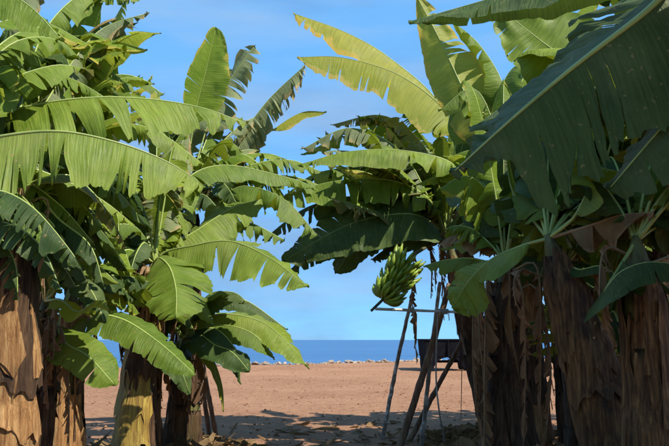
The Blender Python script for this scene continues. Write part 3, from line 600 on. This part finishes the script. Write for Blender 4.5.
# ================================================================== right row
# plant that carries the fruit
bR = G(500, 440); cR = P(447, 238, bR.y-0.3)
FR = plant(V(bR.x, bR.y), cR, 0.15, 'leaning banana plant carrying the big bunch of green fruit', 21, 7, 'sheath_dark', dryleaves=5, skirts=[-1.9, -2.6, -0.8], dl=(0.6, 1.1))
petiole(FR, cR, [(450, 180, 10.1), (452, 122, 10.0), (405, 78, 9.9), (345, 58, 9.8), (297, 57, 9.7)], W=0.56, t0=0.34, nf=-75, ng=0.6, ff=5, fg=0.1, tear=0.25, mat='yellow', seed=81, sweep=0.2, n=90, m=9, wj=0.4)
petiole(FR, cR, [(455, 170, 10.6), (440, 105, 10.6), (390, 58, 10.5), (345, 32, 10.4), (293, 13, 10.3)], W=0.50, t0=0.36, nf=-72, ng=0.6, ff=5, fg=0.1, tear=0.35, mat='scorched', seed=82, sweep=0.2, n=90, m=9, wj=0.5, hole=0.1)
petiole(FR, cR, [(455, 190, 9.6), (452, 163, 9.4), (400, 150, 9.3), (345, 152, 9.3), (296, 166, 9.3)], W=0.34, t0=0.25, nf=-50, ng=0.5, ff=8, fg=0.1, tear=0.7, mat='green', seed=83, sweep=0.3, n=80, m=8)
petiole(FR, cR, [(430, 200, 9.9), (390, 180, 9.9), (330, 182, 9.9), (262, 203, 10.0)], W=0.46, t0=0.2, nf=-58, ng=0.5, ff=8, fg=0.1, tear=0.6, mat='green', seed=84, sweep=-0.1, n=80, m=8)
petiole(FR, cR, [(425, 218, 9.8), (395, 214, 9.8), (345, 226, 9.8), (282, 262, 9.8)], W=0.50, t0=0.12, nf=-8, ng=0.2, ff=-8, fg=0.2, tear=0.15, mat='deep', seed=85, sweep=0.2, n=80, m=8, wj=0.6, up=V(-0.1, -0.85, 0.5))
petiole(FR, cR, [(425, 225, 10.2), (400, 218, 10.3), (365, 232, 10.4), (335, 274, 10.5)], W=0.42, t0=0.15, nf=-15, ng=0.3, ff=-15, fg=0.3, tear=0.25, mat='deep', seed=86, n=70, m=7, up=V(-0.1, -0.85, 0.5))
fill(FR, cR, 7, (300, 400), (120, 200), (9.2, 11.2), 861, ('worn', 'green', 'deep', 'green'), (0.16, 0.26), (0.7, 0.95))
fill(FR, cR, 12, (295, 410), (115, 195), (9.2, 10.8), 863, ('worn', 'green', 'deep', 'lime'), (0.22, 0.34), (0.5, 0.9), (0.02, 0.22))
petiole(FR, cR, [(428, 232, 9.9), (385, 226, 9.9), (330, 240, 9.9), (288, 274, 9.9)], W=0.34, t0=0.15, nf=-30, ng=0.4, ff=-15, fg=0.3, tear=0.5, mat='deep', seed=869, n=70, m=7, up=V(-0.1, -0.7, 0.7))
petiole(FR, cR, [(425, 215, 10.2), (370, 196, 10.2), (310, 206, 10.2), (262, 240, 10.2)], W=0.44, t0=0.15, nf=-45, ng=0.5, ff=0, fg=0.2, tear=0.5, mat='deep', seed=866, n=80, m=8)
petiole(FR, cR, [(430, 205, 10.4), (380, 170, 10.5), (320, 172, 10.5), (285, 195, 10.5)], W=0.40, t0=0.15, nf=-50, ng=0.5, ff=0, fg=0.2, tear=0.7, mat='green', seed=867, n=80, m=8)
petiole(FR, cR, [(430, 200, 10.0), (400, 150, 10.0), (350, 128, 10.0), (300, 150, 10.0)], W=0.34, t0=0.2, nf=-60, ng=0.6, ff=0, fg=0.2, tear=0.85, mat='worn', seed=868, n=80, m=8)
fill(FR, cR, 9, (300, 400), (135, 205), (9.3, 10.4), 864, ('worn', 'green', 'yellow', 'green'), (0.2, 0.3), (0.75, 0.98), (0.0, 0.18))
fill(FR, cR, 5, (290, 370), (225, 262), (9.9, 10.8), 865, ('deep',), (0.26, 0.36), (0.2, 0.6), (0.0, 0.15))
fill(FR, cR, 6, (400, 470), (90, 230), (8.6, 11.4), 862, ('deep', 'green', 'worn'), (0.16, 0.26), (0.5, 0.95), Lmax=1.8)
petiole(FR, cR, [(435, 170, 10.8), (415, 135, 10.9), (380, 115, 10.9), (330, 125, 10.9)], W=0.26, t0=0.2, nf=-45, ng=0.6, ff=-35, fg=0.6, tear=0.85, mat='worn', seed=87, n=70, m=6)
petiole(FR, cR, [(432, 175, 11.2), (400, 145, 11.3), (350, 135, 11.3), (300, 155, 11.2)], W=0.28, t0=0.2, nf=-45, ng=0.6, ff=-35, fg=0.6, tear=0.85, mat='green', seed=88, n=70, m=6)
petiole(FR, cR, [(470, 200, 9.4), (500, 190, 9.0), (540, 200, 8.7), (570, 230, 8.5)], W=0.36, t0=0.15, nf=-40, ng=0.4, ff=-20, fg=0.4, tear=0.5, mat='deep', seed=89, n=60, m=6)
petiole(FR, cR, [(432, 232, 9.8), (418, 235, 9.8), (412, 290, 9.9), (417, 368, 10.0)], W=0.12, t0=0.3, nf=-70, ng=0.5, ff=-70, fg=0.5, tear=0.9, mat='dry', seed=91, n=50, m=5, name='dry_leaf', up=V(-0.3, -1, 0))
# fruit bunch
def bunch(root, pts, hands, per, rad, seed, fs=1.0):
    rd = random.Random(seed)
    c, L = curve(pts, 30); T = tangents(c); base = c[0].copy()
    v, f = tube([p-base for p in c], [0.032*(1-0.45*i/29) for i in range(30)], 8)
    bo = obj('fruit_bunch', v, f, M['fruit_tip'], root, base-root.location)
    # one finger, built once: swells in the middle, curves, dark blunt tip
    fc, _ = curve([V(0, 0, 0), V(0.060, 0, -0.004), V(0.130, 0, 0.028), V(0.168, 0, 0.095)], 11)
    fv, ff_ = tube(fc, [0.007, 0.008, 0.013, 0.0185, 0.0205, 0.021, 0.0205, 0.019, 0.015, 0.009, 0.006], 7)
    fm = bpy.data.meshes.new('banana'); fm.from_pydata([tuple(x) for x in fv], [], ff_); fm.polygons.foreach_set('use_smooth', [True]*len(fm.polygons)); fm.materials.append(M['fruit'])
    for h in range(hands):
        t = 0.66+0.27*h/(hands-1); i = int(t*29); ax = T[i]; p = c[i]-base
        ref = Vector((0, 0, 1)); side = ax.cross(ref).normalized() if abs(ax.z) < 0.98 else Vector((1, 0, 0)); oth = side.cross(ax)
        cntf = per-int(h*0.25)
        for row in (0, 1):
            for k in range(cntf):
                a = 2*math.pi*(k+0.5*row)/cntf+h*0.45+rd.uniform(-0.09, 0.09)
                d = (side*math.cos(a)+oth*math.sin(a)).normalized()
                zz = (-ax-d*(-ax).dot(d)).normalized()
                y = zz.cross(d)
                mt = Matrix((d, y, zz)).transposed().to_4x4()
                s = fs*rd.uniform(0.88, 1.08)*(1-0.018*h)*(1.0 if row == 0 else 0.9)
                b = bpy.data.objects.new('banana', fm); COL.objects.link(b); b.parent = bo
                b.matrix_local = Matrix.Translation(p+d*(0.012)-ax*0.02*row) @ mt @ Matrix.Rotation(rd.uniform(-0.25, 0.1)+0.12*row, 4, 'Y') @ Matrix.Scale(s*rad, 4)
    return bo
bunch(FR, [cR, P(428, 246, 9.7), P(408, 260, 9.5), P(397, 279, 9.35), P(386, 296, 9.3), P(371, 311, 9.25)], 5, 10, 1.5, 1)
# dark stalk end with withered bud
# ---- near dark leaf plant, stem off the frame
cN = V(1.75, 2.95, 3.05)
NP = plant(V(1.85, 3.0), cN, 0.16, 'banana plant with the huge dark shaded leaf slanting across its neighbours', 22, 5, 'sheath_dark', dryleaves=2)
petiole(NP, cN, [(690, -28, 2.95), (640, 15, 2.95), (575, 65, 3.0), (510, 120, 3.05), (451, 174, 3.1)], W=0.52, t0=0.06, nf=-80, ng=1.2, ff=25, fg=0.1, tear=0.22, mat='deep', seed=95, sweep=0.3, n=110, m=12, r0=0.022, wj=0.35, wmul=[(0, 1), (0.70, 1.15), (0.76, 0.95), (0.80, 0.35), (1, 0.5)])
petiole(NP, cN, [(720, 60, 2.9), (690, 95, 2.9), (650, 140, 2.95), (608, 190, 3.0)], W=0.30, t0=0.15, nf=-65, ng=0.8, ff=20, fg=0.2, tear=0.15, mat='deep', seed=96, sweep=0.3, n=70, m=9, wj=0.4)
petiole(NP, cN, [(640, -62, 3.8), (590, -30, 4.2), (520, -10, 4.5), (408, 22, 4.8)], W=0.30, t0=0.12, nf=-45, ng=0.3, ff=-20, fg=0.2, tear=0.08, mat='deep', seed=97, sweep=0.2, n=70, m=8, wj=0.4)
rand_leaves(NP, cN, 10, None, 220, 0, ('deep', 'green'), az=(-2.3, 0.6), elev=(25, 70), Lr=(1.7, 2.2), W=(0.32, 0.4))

# leaning stem
cS = P(548, 238, 5.4)
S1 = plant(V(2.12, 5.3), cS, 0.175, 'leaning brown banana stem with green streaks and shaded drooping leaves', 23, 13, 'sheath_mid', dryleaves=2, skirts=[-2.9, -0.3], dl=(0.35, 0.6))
petiole(S1, cS, [(520, 246, 5.5), (490, 260, 5.7), (468, 282, 5.8), (452, 308, 5.9)], W=0.36, t0=0.15, nf=-12, ng=0.25, ff=-10, fg=0.15, tear=0.06, mat='green', seed=101, sweep=0.3, n=64, m=8, wj=0.5, up=V(0.15, -0.55, 0.8))
petiole(S1, cS, [(575, 268, 5.3), (600, 266, 5.1), (625, 280, 5.0)], W=0.10, t0=0.15, nf=-30, ng=0.4, ff=-10, fg=0.3, tear=0.3, mat='deep', seed=102, n=44, m=6)
petiole(S1, cS, [(535, 190, 5.9), (515, 120, 6.3), (560, 60, 6.5), (575, 52, 6.5)], W=0.1, t0=0.8, mat='deep', seed=103, n=30, m=4)
petiole(S1, cS, [(590, 190, 5.7), (612, 125, 5.9), (572, 66, 6.0), (540, 40, 6.0), (492, 2, 6.0)], W=0.47, t0=0.42, nf=0, ng=0.1, ff=0, fg=0.1, tear=0.08, mat='green', seed=104, sweep=0.15, n=80, m=9, wj=0.5, up=V(-0.1, -1.0, 0.15))
petiole(S1, cS, [(590, 225, 5.2), (620, 215, 5.0), (655, 212, 4.8)], W=0.22, t0=0.2, nf=-60, ng=0.7, ff=-50, fg=0.6, tear=0.8, mat='dry', seed=105, n=44, m=6, name='dry_leaf')
petiole(S1, cS, [(575, 215, 5.2), (590, 175, 5.1), (575, 150, 5.0), (560, 150, 4.9)], W=0.30, t0=0.3, nf=-40, ng=0.4, ff=-30, fg=0.4, tear=0.2, mat='green', seed=106, n=50, m=7)
petiole(S1, cS, [(530, 215, 5.7), (512, 190, 5.9), (506, 150, 6.0)], W=0.05, t0=0.3, nf=60, ng=0, ff=60, fg=0, tear=0, mat='lime', seed=107, n=24, m=4)
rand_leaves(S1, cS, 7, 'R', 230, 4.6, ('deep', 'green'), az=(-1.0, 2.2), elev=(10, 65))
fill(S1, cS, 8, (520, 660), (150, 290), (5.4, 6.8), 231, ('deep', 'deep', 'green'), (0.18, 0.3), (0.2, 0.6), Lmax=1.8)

# upright stem
cU = P(636, 240, 4.9)
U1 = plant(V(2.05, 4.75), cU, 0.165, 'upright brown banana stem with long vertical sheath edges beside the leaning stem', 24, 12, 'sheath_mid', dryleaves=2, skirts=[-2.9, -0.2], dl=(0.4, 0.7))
petiole(U1, cU, [(605, 290, 4.7), (620, 272, 4.6), (650, 262, 4.5), (700, 268, 4.4)], W=0.26, t0=0.2, nf=-35, ng=0.4, ff=0, fg=0.1, tear=0.1, mat='deep', seed=111, n=50, m=7)
rand_leaves(U1, cU, 11, 'R', 240, 3.6, ('deep', 'green'), az=(-0.9, 2.4), elev=(20, 70), Lr=(1.5, 2.1))
fill(U1, cU, 8, (560, 680), (170, 300), (4.6, 6.2), 241, ('deep', 'deep', 'green'), (0.18, 0.3), (0.2, 0.6), Lmax=1.8)

# dark stem with dry skirt
cW = P(505, 262, 6.8)
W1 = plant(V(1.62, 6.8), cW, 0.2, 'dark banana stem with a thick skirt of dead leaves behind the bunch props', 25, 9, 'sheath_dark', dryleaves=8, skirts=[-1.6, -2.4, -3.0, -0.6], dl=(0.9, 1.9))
petiole(W1, cW, [(490, 262, 7.0), (470, 258, 7.2), (445, 260, 7.4), (423, 266, 7.5)], W=0.22, t0=0.15, nf=-45, ng=0.5, ff=-20, fg=0.2, tear=0.4, mat='green', seed=121, n=50, m=7)
petiole(W1, cW, [(506, 222, 6.9), (497, 202, 7.0), (468, 176, 7.0), (436, 191, 7.0)], W=0.40, t0=0.2, nf=-62, ng=0.5, ff=-50, fg=0.4, tear=0.3, mat='lime', seed=122, sweep=0.05, n=60, m=8, wj=0.5)
petiole(W1, cW, [(495, 160, 7.5), (468, 100, 7.8), (440, 40, 8.0), (416, -5, 8.1)], W=0.34, t0=0.42, nf=-18, ng=0.15, ff=-25, fg=0.2, tear=0.45, mat='scorched', seed=123, sweep=0.15, n=90, m=8, wj=0.6, up=V(-0.35, -0.8, 0.5))
petiole(W1, cW, [(508, 150, 7.6), (505, 90, 7.8), (480, 45, 7.9), (450, 20, 7.9)], W=0.3, t0=0.3, nf=-35, ng=0.4, ff=-25, fg=0.3, tear=0.7, mat='green', seed=124, n=60, m=6)
petiole(W1, cW, [(490, 235, 7.0), (470, 232, 7.2), (455, 245, 7.3)], W=0.16, t0=0.25, nf=-30, ng=0.3, ff=-20, fg=0.3, tear=0.3, mat='lime', seed=125, n=36, m=6)
fill(W1, cW, 4, (480, 540), (20, 120), (7.2, 8.6), 253, ('green', 'yellow', 'lime', 'deep'), (0.2, 0.3), (0.6, 0.95), (0.0, 0.25))
fill(W1, cW, 6, (425, 480), (180, 250), (7.0, 8.4), 254, ('deep', 'green', 'dry'), (0.14, 0.2), (0.6, 0.95), (0.1, 0.3), Lmax=1.5)
petiole(W1, cW, [(500, 180, 7.2), (492, 120, 7.3), (472, 88, 7.4), (438, 112, 7.4)], W=0.30, t0=0.25, nf=-50, ng=0.5, ff=-20, fg=0.3, tear=0.9, mat='green', seed=731, n=70, m=7)
petiole(W1, cW, [(505, 170, 7.4), (498, 105, 7.6), (515, 66, 7.7), (552, 66, 7.7)], W=0.32, t0=0.25, nf=-45, ng=0.5, ff=-10, fg=0.3, tear=0.85, mat='green', seed=732, n=70, m=7)
petiole(W1, cW, [(510, 150, 7.8), (520, 85, 8.0), (556, 34, 8.2), (605, 22, 8.2)], W=0.34, t0=0.25, nf=-40, ng=0.4, ff=-10, fg=0.3, tear=0.6, mat='lime', seed=733, n=70, m=7)
petiole(W1, cW, [(515, 150, 7.4), (545, 70, 7.5), (580, 10, 7.6), (620, -10, 7.6)], W=0.34, t0=0.25, nf=-40, ng=0.4, ff=-10, fg=0.3, tear=0.5, mat='lime', seed=734, n=70, m=7)
petiole(W1, cW, [(495, 200, 7.8), (478, 150, 8.0), (458, 118, 8.1), (450, 90, 8.2)], W=0.26, t0=0.3, nf=-25, ng=0.3, ff=-25, fg=0.3, tear=0.8, mat='green', seed=735, n=60, m=6, up=V(-0.3, -0.9, 0.3))
fill(W1, cW, 9, (455, 600), (40, 260), (6.6, 8.2), 251, ('deep', 'green', 'lime'), (0.18, 0.3), (0.3, 0.9))

cQ = P(452, 196, 11.7)
Q1 = plant(V(2.55, 11.9), cQ, 0.14, 'banana plant behind the fruit-bearing one, its crown lost among torn leaves', 26, 6, 'sheath_dark', dryleaves=4)
fill(Q1, cQ, 10, (325, 440), (130, 245), (11.0, 12.4), 261, ('green', 'deep', 'worn'), (0.26, 0.36), (0.4, 0.9), (0.05, 0.3))
fill(Q1, cQ, 12, (305, 420), (105, 165), (10.7, 11.7), 263, ('green', 'worn', 'green', 'yellow'), (0.26, 0.34), (0.7, 0.95), (0.0, 0.16))
fill(Q1, cQ, 8, (440, 560), (60, 240), (10.4, 12.6), 262, ('green', 'deep', 'lime'), (0.26, 0.36), (0.4, 0.9), (0.05, 0.3))
# background plants of the right row
spots = [(3.1, 7.6, 2.9, 'banana plant just behind the upright brown stem'), (2.6, 9.4, 3.1, 'banana plant behind the dark stem with the dead-leaf skirt'),
         (4.1, 9.8, 3.0, 'banana plant deep in the right row with light falling through its leaves'), (3.2, 12.2, 3.0, 'last banana plant of the right row before the open field'),
         (5.2, 12.6, 3.1, 'banana plant at the far back of the right row'), (2.75, 8.2, 2.3, 'shorter banana plant crowded between the dark stem and the leaning stem'),
         (4.9, 10.6, 2.6, 'banana plant with low leaves deep behind the upright brown stem'), (3.9, 8.4, 3.3, 'tall banana plant rising behind the upright brown stem'),
         (3.4, 10.6, 1.6, 'young banana sucker filling the gap behind the leaning brown stem'), (2.7, 7.0, 1.3, 'small banana sucker between the leaning and the upright stems')]
for k, (x, y, z, lb) in enumerate(spots):
    cr = V(x-0.1, y, z); q = plant(V(x, y), cr, 0.15, lb, 30+k, 6, 'sheath_dark', dryleaves=5)
    rand_leaves(q, cr, 13, 'R', 300+k, 5.6, ('green', 'deep', 'green', 'lime', 'yellow'), W=(0.24, 0.33) if z > 2 else (0.08, 0.13), Lr=(1.3, 1.9) if z > 2 else (0.7, 1.2), elev=(-5, 70) if z > 2 else (20, 75))
    fill(q, cr, 12, (530, 690), (10, 300) if z > 2 else (230, 400), (y-1.2, y+0.6), 320+k, ('green', 'deep', 'lime'), (0.2, 0.32) if z > 2 else (0.08, 0.13), (0.3, 0.9))
# neighbours beside and behind the photographer, whose crowns shade the right row
for k, (x, y, z) in enumerate(((3.2, 4.0, 3.2), (3.4, 2.2, 3.3), (2.5, 1.2, 3.4), (4.4, 5.6, 3.3), (4.6, 3.2, 3.3), (3.9, 7.2, 3.2), (2.9, 5.6, 3.3), (3.0, 9.2, 3.2), (3.8, 10.9, 3.2))):
    cr = V(x-0.05, y, z)
    q = plant(V(x, y), cr, 0.15, 'banana plant of the right row standing out of the picture beside the path', 50+k, 5, 'sheath_dark', dryleaves=2)
    rand_leaves(q, cr, 14, 'R', 400+k, 0, ('green', 'deep'), elev=(10, 70), az=(0, 6.28) if k != 2 else (-2.0, 2.0), Lr=(1.6, 2.2), W=(0.28, 0.38))

for k, (x, y, z) in enumerate(((1.5, -0.9, 3.0), (-1.9, -0.6, 2.8), (0.9, -3.0, 3.0), (-1.4, -3.2, 2.9))):
    cr = V(x, y, z)
    q = plant(V(x, y), cr, 0.15, 'banana plant standing along the path behind the photographer', 70+k, 4, 'sheath_dark', dryleaves=1)
    rand_leaves(q, cr, 11, 'R' if x > 0 else 'L', 500+k, 0, ('green', 'deep'), elev=(5, 60), Lr=(1.6, 2.1), W=(0.28, 0.38))

# ================================================================== props, bar, cords
def pole(p, q, r, mat, label, name='prop_pole', seed=0, cat='pole', group=None, knots=True):
    rd = random.Random(seed); n = 26
    mid = (p+q)/2+Vector((rd.uniform(-1, 1), rd.uniform(-1, 1), 0))*0.02
    c, L = curve([p, mid, q], n)
    c = [x+Vector((rd.uniform(-1, 1), rd.uniform(-1, 1), 0))*0.003 for x in c]
    rr = [r*(1.08-0.22*i/(n-1))*(1+(0.14 if knots and i % 7 == 3 else 0)+rd.uniform(-0.05, 0.05)) for i in range(n)]
    v, f = tube([x-p for x in c], rr, 9, True, 0.05, rd)
    o = obj(name, v, f, M[mat], None, p); tag(o, label, cat, group); return o
def gpt(px, py): g = G(px, py); g.z = gz(g.x, g.y)-0.03; return g
gA = gpt(382, 438); gB = gpt(397, 450); gC = gpt(421, 445); gD = gpt(408, 440)
pole(gA, P(413, 292, gA.y-0.35), 0.030, 'pole_grey', 'slim weathered pole with pale patches, under the hanging fruit', seed=1, group='poles propping the fruit')
pole(gB, P(450, 284, gB.y+0.05), 0.047, 'pole', 'thick dark brown pole leaning to the right under the bunch', seed=2, group='poles propping the fruit')
pole(gC, P(440, 282, gC.y+0.02), 0.030, 'pole_grey', 'steep greyish pole between the thick brown pole and the leaning stem', seed=3, group='poles propping the fruit')
pole(gD, P(470, 326, gD.y+0.15), 0.037, 'pole', 'brown pole slanting up against the leaning fruit-bearing stem', seed=4, group='poles propping the fruit')
hb = gB.y
pole(P(375, 309, hb-0.12), P(482, 313, hb-0.12), 0.019, 'pole_pale', 'thin pale horizontal bar lashed across the props below the fruit', 'cross_bar', 5, 'bar', knots=False)
bar = bpy.data.objects['cross_bar']
for k, px in enumerate((411, 441, 446, 470)):
    ctr = P(px, 309+4*(px-375)/107, hb-0.12)-bar.location
    cc = []
    for q in range(40):
        a = q*0.9; cc.append(ctr+V((q-20)*0.0016+0.004*math.sin(a*0.37), math.cos(a)*0.031, math.sin(a)*0.034))
    cc += [ctr+V(0.03, -0.035, -0.05), ctr+V(0.035, -0.035, -0.12)]
    v, f = tube(cc, [0.006]*len(cc), 5); obj('rope_lashing', v, f, M['rope'], bar)
ga2 = gpt(210, 436); gb2 = gpt(217, 437)
pole(ga2, P(192, 335, ga2.y-0.4), 0.035, 'pole', 'dark pole leaning into the low young plant', seed=6, group='poles leaning on the low plant')
pole(gb2, P(198, 335, gb2.y-0.4), 0.035, 'pole', 'dark pole leaning into the low young plant', seed=7, group='poles leaning on the low plant')
def cord(pts, r, mat, label, name='cord'):
    c, L = curve(pts, 24); v, f = tube([x-pts[0] for x in c], [r]*24, 6)
    tag(obj(name, v, f, M[mat], None, pts[0]), label, 'cord')
g1 = gpt(446, 448)
cord([P(438, 311, hb-0.09), P(436, 372, hb-0.1), P(439, 410, hb-0.2), Vector((g1.x, g1.y, 0.0))], 0.012, 'rope', 'pale cord hanging from the bar down to the soil', 'hanging_cord')
g2 = gpt(461, 419)
cord([P(463, 313, hb-0.12)+V(0, 0.02, 0), P(462, 360, hb+0.6), Vector((g2.x, g2.y, 0.0))], 0.007, 'pole', 'thin dark cord stretched from the bar end to the ground', 'hanging_cord')

# ================================================================== trailer out in the field
def box(x0, x1, y0, y1, z0, z1, taper=0.0):
    t = taper
    v = [(x0+t, y0+t, z0), (x1-t, y0+t, z0), (x1-t, y1-t, z0), (x0+t, y1-t, z0), (x0, y0, z1), (x1, y0, z1), (x1, y1, z1), (x0, y1, z1)]
    return v, [(3, 2, 1, 0), (4, 5, 6, 7), (0, 1, 5, 4), (1, 2, 6, 5), (2, 3, 7, 6), (3, 0, 4, 7)]
g = G(449, 371); tr = empty('farm_trailer', V(g.x, g.y, gz(g.x, g.y))); tag(tr, 'dark boxy farm trailer standing far out on the bare field', 'trailer')
v, f = box(-1.12, 1.12, 0.0, 2.6, 0.62, 1.40, 0.06); body = obj('body', v, f, M['steel'], tr, smooth=False)
bv = body.modifiers.new('bevel', 'BEVEL'); bv.width = 0.03; bv.segments = 2
for (a, b_, c_, d_) in ((-1.16, 1.16, -0.04, 0.04), (-1.16, 1.16, 2.56, 2.64), (-1.16, -1.08, 0.041, 2.559), (1.08, 1.16, 0.041, 2.559)):
    v, f = box(a, b_, c_, d_, 1.402, 1.46); obj('rim_rail', v, f, M['steel'], tr, smooth=False)
for x in (-0.7, 0.0, 0.7):
    v, f = box(x-0.04, x+0.04, -0.045, 0.02, 0.60, 1.40); obj('side_rib', v, f, M['steel'], tr, smooth=False)
v, f = tube([V(-0.85, 1.3, 0.40), V(0.85, 1.3, 0.40)], [0.06, 0.06], 10); obj('axle', v, f, M['steel'], tr)
for sx in (-1, 1):
    v, f = box(sx*0.62-0.3, sx*0.62+0.3, 0.35, 2.3, 0.45, 0.619, 0.08); obj('chassis_rail', v, f, M['steel'], tr, smooth=False)
    for yy in (0.62, 1.98):
        prof = [(0.20, -0.10), (0.30, -0.14), (0.38, -0.13), (0.405, -0.08), (0.41, 0), (0.405, 0.08), (0.38, 0.13), (0.30, 0.14), (0.20, 0.10)]
        vv, ff_ = [], []
        for k in range(24):
            a = 2*math.pi*k/24
            for (r_, w_) in prof: vv.append((w_, math.cos(a)*r_, math.sin(a)*r_))
        npf = len(prof)
        for k in range(24):
            for j in range(npf-1):
                ff_.append((k*npf+j, k*npf+j+1, ((k+1) % 24)*npf+j+1, ((k+1) % 24)*npf+j))
        w = obj('wheel', vv, ff_, M['rubber'], tr, V(sx*0.92, yy, 0.41))
        cv, cf = tube([V(-0.09, 0, 0), V(-0.05, 0, 0), V(0.05, 0, 0), V(0.09, 0, 0)], [0.19, 0.215, 0.215, 0.19], 18); obj('rim', cv, cf, M['rim'], w)
for sx in (-1, 1):
    prof = [(1.10, 0.62), (0.08, 0.62), (0.25, 0.585), (0.42, 0.50), (0.56, 0.36), (0.66, 0.20), (0.70, 0.10), (1.10, 0.10)]
    vv = [(sx*x_, y_, z_) for y_ in (0.05, 0.13) for (x_, z_) in prof]; k = len(prof)
    ff_ = [tuple(range(k)), tuple(range(2*k-1, k-1, -1))]+[(a, (a+1) % k, k+(a+1) % k, k+a) for a in range(k)]
    obj('mudguard', vv, ff_, M['steel'], tr, smooth=False)
v, f = tube([V(0, 0.0, 0.5), V(0, -0.25, 0.5)], [0.04, 0.03], 8); obj('drawbar', v, f, M['steel'], tr)

# ================================================================== pale stones along the field edge
rnd = random.Random(77)
protos = []
for k in range(6):
    bmh = bmesh.new(); bmesh.ops.create_icosphere(bmh, subdivisions=2, radius=1)
    off = Vector((k*7.3, k*3.1, 0))
    for vtx in bmh.verts:
        q = noise.noise(vtx.co*1.2+off)*0.7+noise.noise(vtx.co*2.9+off)*0.3; vtx.co *= 1+q; vtx.co.z = max(-0.55, vtx.co.z)*0.72
    me = bpy.data.meshes.new('boundary_stone'); bmh.to_mesh(me); bmh.free(); me.materials.append(M['stone']); protos.append(me)
x = -10.5
while x < 10.5:
    s = rnd.choice([0.07, 0.09, 0.11, 0.14, 0.18, 0.22])*rnd.uniform(0.8, 1.15); x += s*0.95
    y = edge_y(x)-0.35+rnd.uniform(-0.25, 0.2)
    o = bpy.data.objects.new('boundary_stone', rnd.choice(protos)); COL.objects.link(o)
    o.location = (x, y, gz(x, y)+s*0.22); o.scale = (s*rnd.uniform(0.9, 1.6), s, s*rnd.uniform(0.6, 1.2)); o.rotation_euler = (rnd.uniform(-0.3, 0.3), rnd.uniform(-0.3, 0.3), rnd.uniform(0, 6.28))
    tag(o, 'pale weathered stone lying in the row along the far field edge', 'stone', 'stones along the field edge')
    x += s*0.95+rnd.uniform(-0.10, 0.10)

# ================================================================== leaf litter round the stems
def litter(areas, cnt, seed, label):
    rd = random.Random(seed); verts, faces, uvs = [], [], []
    for i in range(cnt):
        cx, cy, rad, hgt = rd.choice(areas)
        a = rd.uniform(0, 6.28); rr = rad*math.sqrt(rd.random()); x, y = cx+rr*math.cos(a), cy+rr*math.sin(a)
        z = gz(x, y)+0.01+max(0, hgt*(1-(rr/rad)**2))*rd.uniform(0.3, 1.0)
        ln = rd.uniform(0.12, 0.5); w = rd.uniform(0.015, 0.07); yaw = rd.uniform(0, 6.28); pit = rd.uniform(-0.4, 0.5); ro = rd.uniform(-1, 1)
        mt = Matrix.Translation((x, y, z)) @ Matrix.Rotation(yaw, 4, 'Z') @ Matrix.Rotation(-pit, 4, 'Y') @ Matrix.Rotation(ro, 4, 'X')
        k = len(verts); nseg = 5; cu = rd.uniform(-0.6, 0.6)
        for s in range(nseg):
            t = s/(nseg-1); ww = w*(0.35+math.sin(math.pi*min(0.97, t+0.05))*0.65)*rd.uniform(0.8, 1.2); bz = cu*ln*(t-0.5)**2
            for q, zz in ((-1, 0.0), (0, -w*0.4), (1, 0.0)):
                p = mt @ Vector(((t-0.5)*ln, q*ww, bz+zz)); p.z = max(p.z, gz(p.x, p.y)+0.003); verts.append(p); uvs.append((t, abs(q)*0.8))
        for s in range(nseg-1):
            for q in (0, 1):
                b0 = k+s*3+q; faces.append((b0, b0+1, b0+4, b0+3))
    tag(obj('leaf_litter', verts, faces, M['dry'], None, None, True, uvs), label, 'leaf litter', kind='stuff')
litter([(1.6, 7.2, 1.0, 0.42), (2.0, 6.2, 1.0, 0.45), (2.1, 9.2, 1.0, 0.2), (2.4, 10.6, 1.2, 0.2), (2.2, 4.9, 0.9, 0.3), (3, 8, 1.5, 0.3)], 5200, 9, 'heap of dead brown leaf scraps under the right row')
litter([(-2.0, 8.2, 1.0, 0.3), (-2.4, 6.6, 1.0, 0.25), (-2.1, 9.8, 1.0, 0.15), (-2.9, 8, 1.2, 0.25)], 2600, 10, 'dead brown leaf scraps lying under the left row')
litter([(0.2, 11.2, 1.6, 0.0), (1.2, 11.8, 1.4, 0.0), (-1.0, 11.0, 1.2, 0.0)], 60, 12, 'loose leaf scraps strewn over the shaded path')

scene.render.engine = 'CYCLES'
scene.cycles.max_bounces = 6; scene.cycles.transmission_bounces = 4; scene.cycles.diffuse_bounces = 3; scene.cycles.glossy_bounces = 2
